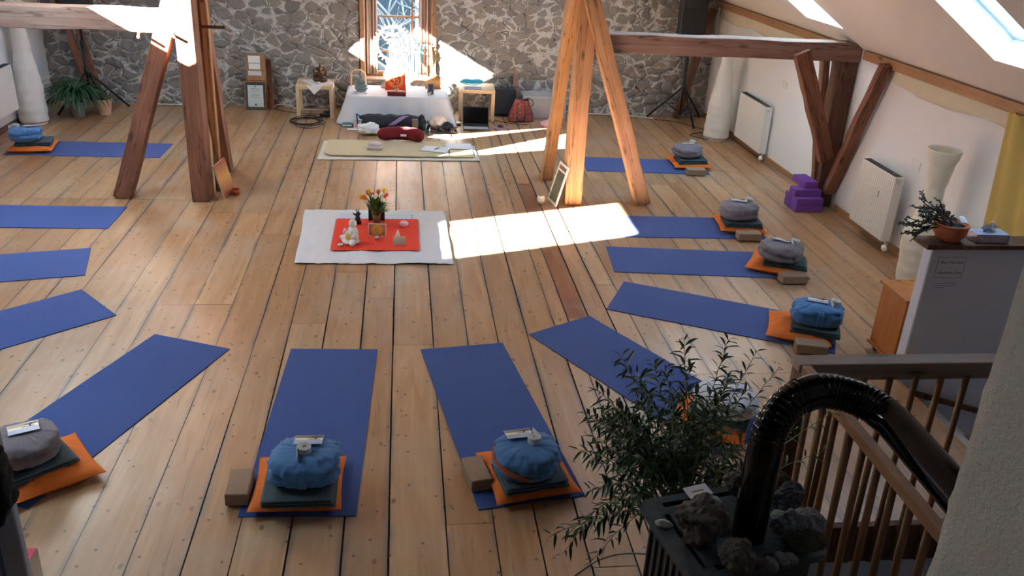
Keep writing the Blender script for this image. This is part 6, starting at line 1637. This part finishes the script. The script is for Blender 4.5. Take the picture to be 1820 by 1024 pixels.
# cabinet behind the half wall
r = empty('wooden_cabinet', (3.66, 5.30, 0), 'orange-brown wooden cabinet on castors behind the half wall', 'cabinet')
mb = MB(); mb.bb(-.19, .35, -.165, .165, .08, .535); mb.build('cabinet_body', 'cabinet_wood', r, bevel=.004)
mb = MB(); mb.bb(-.21, .37, -.185, .185, .535, .56); mb.build('top_board', 'cabinet_wood', r, bevel=.004)
mb = MB(); mb.bb(-.205, .36, -.18, .18, .06, .08); mb.build('bottom_board', 'cabinet_wood', r, bevel=.003)
for sx in (-.15, .3):
    for sy in (-.13, .13): mb = MB(); mb.tube([(sx - .01, sy, .026), (sx + .01, sy, .026)], .025, 14); mb.tube([(sx, sy, .03), (sx, sy, .06)], .008, 8); mb.build('castor', 'dark_grey', r, smooth=False)

# ================================================================== STOVE
ZT = .90
s0 = Vector((1.205, 2.47, 0)); sa = math.atan2(.115, .55)
r = empty('wood_stove', (s0.x, s0.y, 0), 'black iron wood stove with a slate-grey slotted top at the lower right', 'stove', rz=sa)
W2, D2 = .275, .225
mb = MB(); mb.bb(-W2 + .04, W2 - .04, -D2 + .04, D2 - .04, .12, ZT - .03); mb.build('stove_body', 'soot_cast', r, bevel=.01)
for sx in (-1, 1):
    mb = MB(); x_ = sx * (W2 - .0375)
    for k in range(8): mb.tube([(x_, -.16 + k * .045, .2), (x_, -.16 + k * .045, .8)], .008, 6)
    mb.build('ribbed_panel', 'soot_cast', r)
for sx in (-1, 1):
    for sy in (-1, 1): mb = MB(); mb.tube([(sx * .18, sy * .14, 0), (sx * .18, sy * .14, .12)], .022, 10); mb.build('leg', 'soot_cast', r)
mb = MB(); mb.bb(-.17, .17, -D2 + .03, -D2 + .042, .30, .72); d_ = mb.build('door', 'soot_cast', r, bevel=.004); mb = MB(); mb.bb(-.12, .12, -D2 + .024, -D2 + .03, .38, .66); mb.build('door_glass', 'gloss_enamel', d_); mb = MB(); mb.tube([(.15, -D2 + .03, .5), (.15, -D2 - .01, .5), (.15, -D2 - .01, .42)], .007, 8); mb.build('handle', 'chrome', d_)
def plate():
    slots = [(-.19, -.02, .165, .19, 0), (.03, .17, .165, .19, 0), (-.215, -.19, -.01, .125, 0), (-.215, -.19, -.17, -.04, 0), (.19, .215, -.02, .12, 0), (.19, .215, -.17, -.05, 0), (-.17, -.02, -.19, -.165, 0), (.03, .17, -.19, -.165, 0)]
    xs = sorted({-W2, W2} | {s[0] for s in slots} | {s[1] for s in slots}); ys = sorted({-D2, D2} | {s[2] for s in slots} | {s[3] for s in slots})
    bm = bmesh.new(); vd = {}
    def V(x, y): 
        if (x, y) not in vd: vd[x, y] = bm.verts.new((x, y, ZT))
        return vd[x, y]
    for a, b in zip(xs[:-1], xs[1:]):
        for c, d in zip(ys[:-1], ys[1:]):
            if any(s[0] <= a and b <= s[1] and s[2] <= c and d <= s[3] for s in slots): continue
            bm.faces.new((V(a, c), V(b, c), V(b, d), V(a, d)))
    cs = [v for v in bm.verts if abs(abs(v.co.x) - W2) < 1e-6 and abs(abs(v.co.y) - D2) < 1e-6]
    bmesh.ops.bevel(bm, geom=cs, offset=.045, offset_type='OFFSET', affect='VERTICES', segments=5, profile=.5)
    me = bpy.data.meshes.new('top_plate'); bm.to_mesh(me); bm.free(); me.materials.append(MATS['slate_top']); o = bpy.data.objects.new('top_plate', me); C.objects.link(o); o.parent = r
    m = o.modifiers.new('t', 'SOLIDIFY'); m.thickness = .028; m = o.modifiers.new('b', 'BEVEL'); m.width = .005; m.segments = 2
    return o
plate()
# flue pipe with ribbed bends
r = empty('flue_pipe', (1.25, 2.42, ZT), 'glossy black stove pipe with ribbed bends leading into the plastered chimney', 'stove pipe')
path = [Vector(p) for p in ((0, 0, .002), (0, 0, .20), (0, 0, .36), (.015, .01, .47), (.075, .035, .545), (.17, .055, .575), (.26, .045, .570), (.335, -.005, .560), (.372, -.09, .550), (.378, -.20, .545), (.38, -.62, .535))]
def catmull(P_, m=12):
    out = []
    for i in range(len(P_) - 1):
        p0, p1, p2, p3 = P_[max(i - 1, 0)], P_[i], P_[i + 1], P_[min(i + 2, len(P_) - 1)]
        for k in range(m): t = k / m; out.append(.5 * ((2 * p1) + (-p0 + p2) * t + (2 * p0 - 5 * p1 + 4 * p2 - p3) * t * t + (-p0 + 3 * p1 - 3 * p2 + p3) * t ** 3))
    out.append(P_[-1]); return out
cp = catmull(path, 40)
cum = [0]
for a, b in zip(cp[:-1], cp[1:]): cum.append(cum[-1] + (b - a).length)
def seg(s0_, s1_, rad, name, rib=False, step=.004):
    pts, rs_ = [], []; s = s0_; i = 0
    while s <= s1_ + 1e-6:
        while i < len(cum) - 2 and cum[i + 1] < s: i += 1
        t = (s - cum[i]) / max(1e-9, cum[i + 1] - cum[i]); pts.append(cp[i].lerp(cp[i + 1], t)); rs_.append(rad * (1 + (.045 * max(0, math.sin((s - s0_) / .019 * 2 * PI)) ** 2 if rib else 0))); s += step
    mb = MB(); mb.tube(pts, rs_, 40, caps=False); mb.build(name, 'gloss_enamel', r, smooth=True)
TL = cum[-1]
seg(0, .40, .061, 'straight_section', step=.02); seg(.39, .62, .060, 'ribbed_bend', True, .0025); seg(.615, .68, .063, 'joint_collar'); seg(.675, .93, .060, 'ribbed_bend', True, .0025); seg(.92, TL, .0615, 'straight_section', step=.02)
# stones
def rock(px, py, dims, mat, label, seed, amp=.35, rz=0, dz=0, cat='stone', fr=2.6):
    p = G(px, py, ZT + dz + dims[2]); o = blob('stone' if dims[0] > .04 else 'pebble', (p.x, p.y, ZT + .001 + dz), dims, mat, label, cat, seed, amp, 5 if dims[0] > .05 else 4, fr, .13 if dims[0] > .05 else .03); o.rotation_euler = (0, 0, rz); return o
rock(1250, 925, (.098, .080, .088), 'rock_brown', 'largest brown craggy stone on the stove, left of the pipe', 3, .35, .4)
rock(1312, 990, (.058, .060, .060), 'rock_brown', 'brown-grey pointed stone on the stove in front of the pipe', 7, .3)
rock(1420, 935, (.098, .055, .062), 'rock_grey', 'pale blue-grey veined stone right of the stove pipe', 12, .3, -.1)
rock(1432, 962, (.070, .035, .048), 'rock_moss', 'dark mossy stone lying before the pale veined stone', 15, .2, -.1)
rock(1400, 885, (.070, .045, .050), 'rock_dark', 'dark bluish shiny stone behind the pipe on the stove', 18, .3, .2)
rock(1312, 862, (.055, .04, .05), 'rock_brown', 'grey-brown stone at the back edge of the stove behind the pipe', 21, .3)
rock(1180, 932, (.034, .020, .016), 'pebble_pale', 'pale greenish pebble at the left slot of the stove top', 30, .12, -.4)
rock(1264, 893, (.036, .026, .022), 'pebble_pale', 'pale greenish pebble resting on the largest brown stone', 33, .15, .2, .135)
rock(1383, 915, (.030, .020, .018), 'pebble_pale', 'whitish pebble right of the pipe before the dark stone', 36, .15)
rock(1350, 1003, (.026, .020, .022), 'rock_dark', 'small dark pebble at the front of the stove top', 40, .15)
rock(1370, 1003, (.020, .036, .024), 'rock_grey', 'curved grey pebble beside the dark pebble at the stove front', 43, .15, .4)
rock(1389, 993, (.020, .032, .020), 'rock_grey', 'leaning grey pebble at the front of the stove top, middle of three', 46, .12, .5)
rock(1406, 992, (.017, .030, .018), 'rock_grey', 'small grey pebble at the front of the stove top, rightmost of three', 49, .12, .6)
q = G(1240, 874, ZT); r = empty('paper_card', (q.x, q.y, ZT + .003), 'small white paper with one printed line behind the largest stone', 'paper', rz=.25); r.rotation_euler = (.12, 0, .28)
mb = MB(); mb.bb(-.052, .052, -.03, .03, 0, .001); mb.build('paper_sheet', 'paper', r); mb = MB()
for k in range(6): mb.bb(-.026 + k * .009, -.019 + k * .009, -.004, .004, .001, .0014)
mb.build('printed_line', 'shade_grey', r)

# ================================================================== LEAFY PLANT
def willow():
    base = Vector((1.30, 3.12, 0)); r = empty('leafy_pot_plant', base, 'tall leafy plant with narrow willow-like leaves behind the stove', 'potted plant')
    mb = MB(); mb.lathe([(.10, 0), (.13, .25), (.145, .42), (.150, .45), (.135, .45), (.128, .42), (.001, .40)], n=32); mb.build('pot', 'blue_glaze', r, smooth=True)
    mb = MB(); mb.lathe([(.128, .41), (.001, .42)], n=18); mb.build('soil', 'soil', r)
    S_, Lf = MB(), MB(); rs = random.Random(33)
    tips = [(1296, 603, 3.2, .9), (1215, 602, 3.15, .9), (1102, 632, 3.1, .8), (1130, 660, 3.1, .7), (1180, 655, 3.2, .8), (1060, 690, 3.0, .9), (1040, 735, 3.0, .8), (1052, 775, 2.95, .8), (1330, 690, 3.2, 1.0), (1345, 625, 3.3, .6),
            (1385, 655, 3.2, .5), (1160, 640, 3.25, .9), (1030, 800, 2.95, .8), (1012, 960, 2.85, .8), (975, 955, 2.85, .5), (1000, 985, 2.8, .5), (1055, 930, 2.9, 1.0), (1080, 860, 2.9, 1.0), (1105, 800, 2.95, 1.0), (1140, 760, 3.0, 1.0), (1200, 700, 3.05, 1.0),
            (1240, 690, 3.1, 1.0), (1290, 720, 3.15, 1.1), (1150, 700, 3.0, 1.0), (1090, 740, 3.0, 1.0), (1260, 740, 3.1, 1.0), (1415, 870, 3.2, .8), (1455, 940, 3.1, .6), (1480, 800, 3.15, .4), (1545, 700, 3.1, .3), (1420, 760, 3.2, .6), (1360, 820, 3.2, .9), (1200, 830, 3.0, 1.0), (1120, 880, 2.9, 1.0), (1050, 1000, 2.85, .7), (1225, 650, 3.05, .9), (1300, 660, 3.1, 1.1), (1100, 900, 3.0, 1.0), (1310, 800, 3.2, 1.0)]
    extra = []
    for k in range(52):
        x = rs.uniform(1045, 1330); extra.append((x, rs.uniform(700 + max(0, (1110 - x) * .6), 880), rs.uniform(2.95, 3.4), 1.0))
    for (px, py, y, dens) in tips + extra:
        tip = AY(px, py, y) - base; tip.z = max(.08, tip.z)
        s = Vector((rs.uniform(-.06, .06), rs.uniform(-.06, .06), .41))
        mid = s.lerp(tip, .55) + Vector((-.02, 0, (.12 if tip.z > .55 else .34)))
        if tip.z < .45: mid = s.lerp(tip, .45) + Vector((0, 0, .25))
        pts = []
        for i in range(15): t = i / 14; pts.append(s * (1 - t) ** 2 + mid * 2 * t * (1 - t) + tip * t * t + Vector((rs.uniform(-.004, .004), rs.uniform(-.004, .004), 0)))
        S_.tube(pts, [.0035 - .0022 * i / 14 for i in range(15)], 5)
        Ln = sum((b - a).length for a, b in zip(pts[:-1], pts[1:]))
        n = int(Ln / .020 * dens * 1.05)
        for k in range(n):
            t = .28 + .72 * (k / max(1, n - 1)) ** .8; f = t * 14; i = min(13, int(f)); p = pts[i].lerp(pts[i + 1], f - i); d = (pts[i + 1] - pts[i]).normalized()
            a = k * 2.4 + rs.uniform(-.4, .4); u = d.orthogonal().normalized(); v = d.cross(u)
            out = (u * math.cos(a) + v * math.sin(a)) * rs.uniform(.7, 1.1) + d * rs.uniform(.3, .9); out.normalize(); out.z -= .1; out.normalize()
            l = rs.uniform(.040, .078) * (1.1 if t < .95 else .8); w = l * rs.uniform(.085, .13); sd = out.cross(Vector((rs.uniform(-.3, .3), rs.uniform(-.3, .3), 1))).normalized() * w; dr = Vector((0, 0, -l * rs.uniform(.05, .3)))
            q1 = p + out * l * .35; q2 = p + out * l * .7 + dr * .4; q3 = p + out * l + dr; cz = Vector((0, 0, w * .45))
            b = len(Lf.v); Lf.v += [p, q1 - sd + cz, q1, q1 + sd + cz, q2 - sd * .8 + cz, q2, q2 + sd * .8 + cz, q3]
            for f_ in ((0, 1, 2), (0, 2, 3), (1, 4, 5, 2), (2, 5, 6, 3), (4, 7, 5), (5, 7, 6)): Lf.f.append(tuple(b + z for z in f_)); Lf.mi.append(0)
    S_.build('stems', 'stem_green', r, smooth=True); Lf.build('foliage', 'leaf_mid', r, smooth=False)
willow()
cable([G(1012, 1030), G(1050, 1003), G(1080, 990), G(1112, 984), G(1150, 985)], .004, 'grey_pot', 'thin grey wire on the floor beside the wood stove')

# ================================================================== LOWER LEFT CORNER
r = empty('pale_partition', (-1.575, 2.045, 0), 'pale lilac upright panel cut off by the lower left edge', 'panel')
mb = MB(); mb.bb(-.75, .535, -.015, .015, .0, 1.70); mb.build('panel_board', 'lower_wall', r, bevel=.006, segs=3)
mb = MB(); mb.bb(.47, .482, -.019, -.0155, .6, 1.60); mb.build('seam', 'dove_blue', r)
def scarf():
    P_ = [(-90, 760), (-20, 778), (0, 785), (9, 792), (19, 828), (28, 862), (34, 880), (24, 900), (12, 918), (-4, 940), (-50, 985), (-120, 1010), (-120, 850)]
    pts = [AY(px, py, 2.0) for px, py in P_]; bm = bmesh.new(); vs = [bm.verts.new(p) for p in pts]; f = bm.faces.new(vs)
    e = bmesh.ops.extrude_face_region(bm, geom=[f]); bmesh.ops.translate(bm, verts=[v for v in e['geom'] if isinstance(v, bmesh.types.BMVert)], vec=(0, -.06, 0))
    bmesh.ops.recalc_face_normals(bm, faces=bm.faces)
    me = bpy.data.meshes.new('hanging_shawl'); bm.to_mesh(me); bm.free(); me.materials.append(MATS['scarf_dark']); o = bpy.data.objects.new('hanging_shawl', me); C.objects.link(o)
    m = o.modifiers.new('r', 'REMESH'); m.mode = 'VOXEL'; m.voxel_size = .006; m.use_smooth_shade = True
    tx = bpy.data.textures.new('fuzz', 'CLOUDS'); tx.noise_scale = .03; m = o.modifiers.new('d', 'DISPLACE'); m.texture = tx; m.strength = .02; m.mid_level = .5
    tag(o, 'dark mottled woolly shawl hanging over the pale panel at the left edge', 'shawl')
scarf()
r = empty('red_carton', (-1.85, 2.95, 0), 'carton with a red top on the floor beside the pale panel', 'box')
mb = MB(); mb.bb(-.28, .275, -.25, .25, 0, .30); mb.build('carton_body', 'carton', r, bevel=.003)
mb = MB(); mb.bb(-.277, .272, -.247, .247, .3005, .303); mb.build('lid', 'red_card', r)
SKY, SUN, EXPO = 14.0, 380.0, -0.12

# ================================================================== LIGHT
w = bpy.data.worlds.new('sky'); bpy.context.scene.world = w; w.use_nodes = True
nt = w.node_tree; bg = nt.nodes['Background']
tc = N(nt, 'ShaderNodeTexCoord'); sp = N(nt, 'ShaderNodeSeparateXYZ'); L(nt, tc.outputs['Generated'], sp.inputs[0])
mr = N(nt, 'ShaderNodeMapRange'); mr.inputs[1].default_value = -1; mr.inputs[2].default_value = 1; L(nt, sp.outputs[0], mr.inputs[0])
L(nt, ramp(nt, mr.outputs[0], [(0, (.78, .94, 1.0)), (.35, (.68, .89, 1.0)), (.6, (.42, .72, 1.0)), (1, (.25, .60, 1.0))]), bg.inputs[0])
bg.inputs[1].default_value = SKY
sun = bpy.data.lights.new('sun', 'SUN'); sun.energy = SUN; sun.angle = math.radians(.6); sun.color = (1, .975, .92)
so = bpy.data.objects.new('sun', sun); C.objects.link(so)
sd = Vector((1.75, 1.27, -1)).normalized(); so.rotation_euler = sd.to_track_quat('-Z', 'Y').to_euler()
def portal(P, w, dep, side):
    a, b, c, d = w
    p = P((a + b) / 2, (c + d) / 2, dep + .02)
    li = bpy.data.lights.new('portal', 'AREA'); li.shape = 'RECTANGLE'; li.size = b - a; li.size_y = d - c; li.cycles.is_portal = True
    o = bpy.data.objects.new('sky_portal', li); C.objects.link(o)
    u = (P(b, c) - P(a, c)).normalized(); v = Vector((0, 1, 0)); n = u.cross(v).normalized()
    if n.z < 0: n = -n; 
    zax = n; xax = u; yax = zax.cross(xax)
    m = Matrix((xax, yax, zax)).transposed().to_4x4(); m.translation = p; o.matrix_world = m
for x in RW: portal(PR, x, .24, 1)
for x in LW: portal(PL, x, .14, -1)
li = bpy.data.lights.new('portal', 'AREA'); li.shape = 'RECTANGLE'; li.size = WX1 - WX0; li.size_y = WZ1 - WZ0; li.cycles.is_portal = True
o = bpy.data.objects.new('sky_portal', li); C.objects.link(o); o.location = ((WX0 + WX1) / 2, YB + .47, (WZ0 + WZ1) / 2); o.rotation_euler = (-PI / 2, 0, 0)
sc = bpy.context.scene
sc.view_settings.view_transform = 'Standard'; sc.view_settings.look = 'None'; sc.view_settings.gamma = 1; sc.view_settings.use_curve_mapping = False
sc.view_settings.exposure = EXPO
cy = sc.cycles
cy.use_denoising = True; cy.denoiser = 'OPENIMAGEDENOISE'; cy.max_bounces = 10; cy.diffuse_bounces = 6; cy.glossy_bounces = 4
cy.transmission_bounces = 6; cy.transparent_max_bounces = 10; cy.sample_clamp_indirect = 12; cy.caustics_reflective = False; cy.caustics_refractive = False
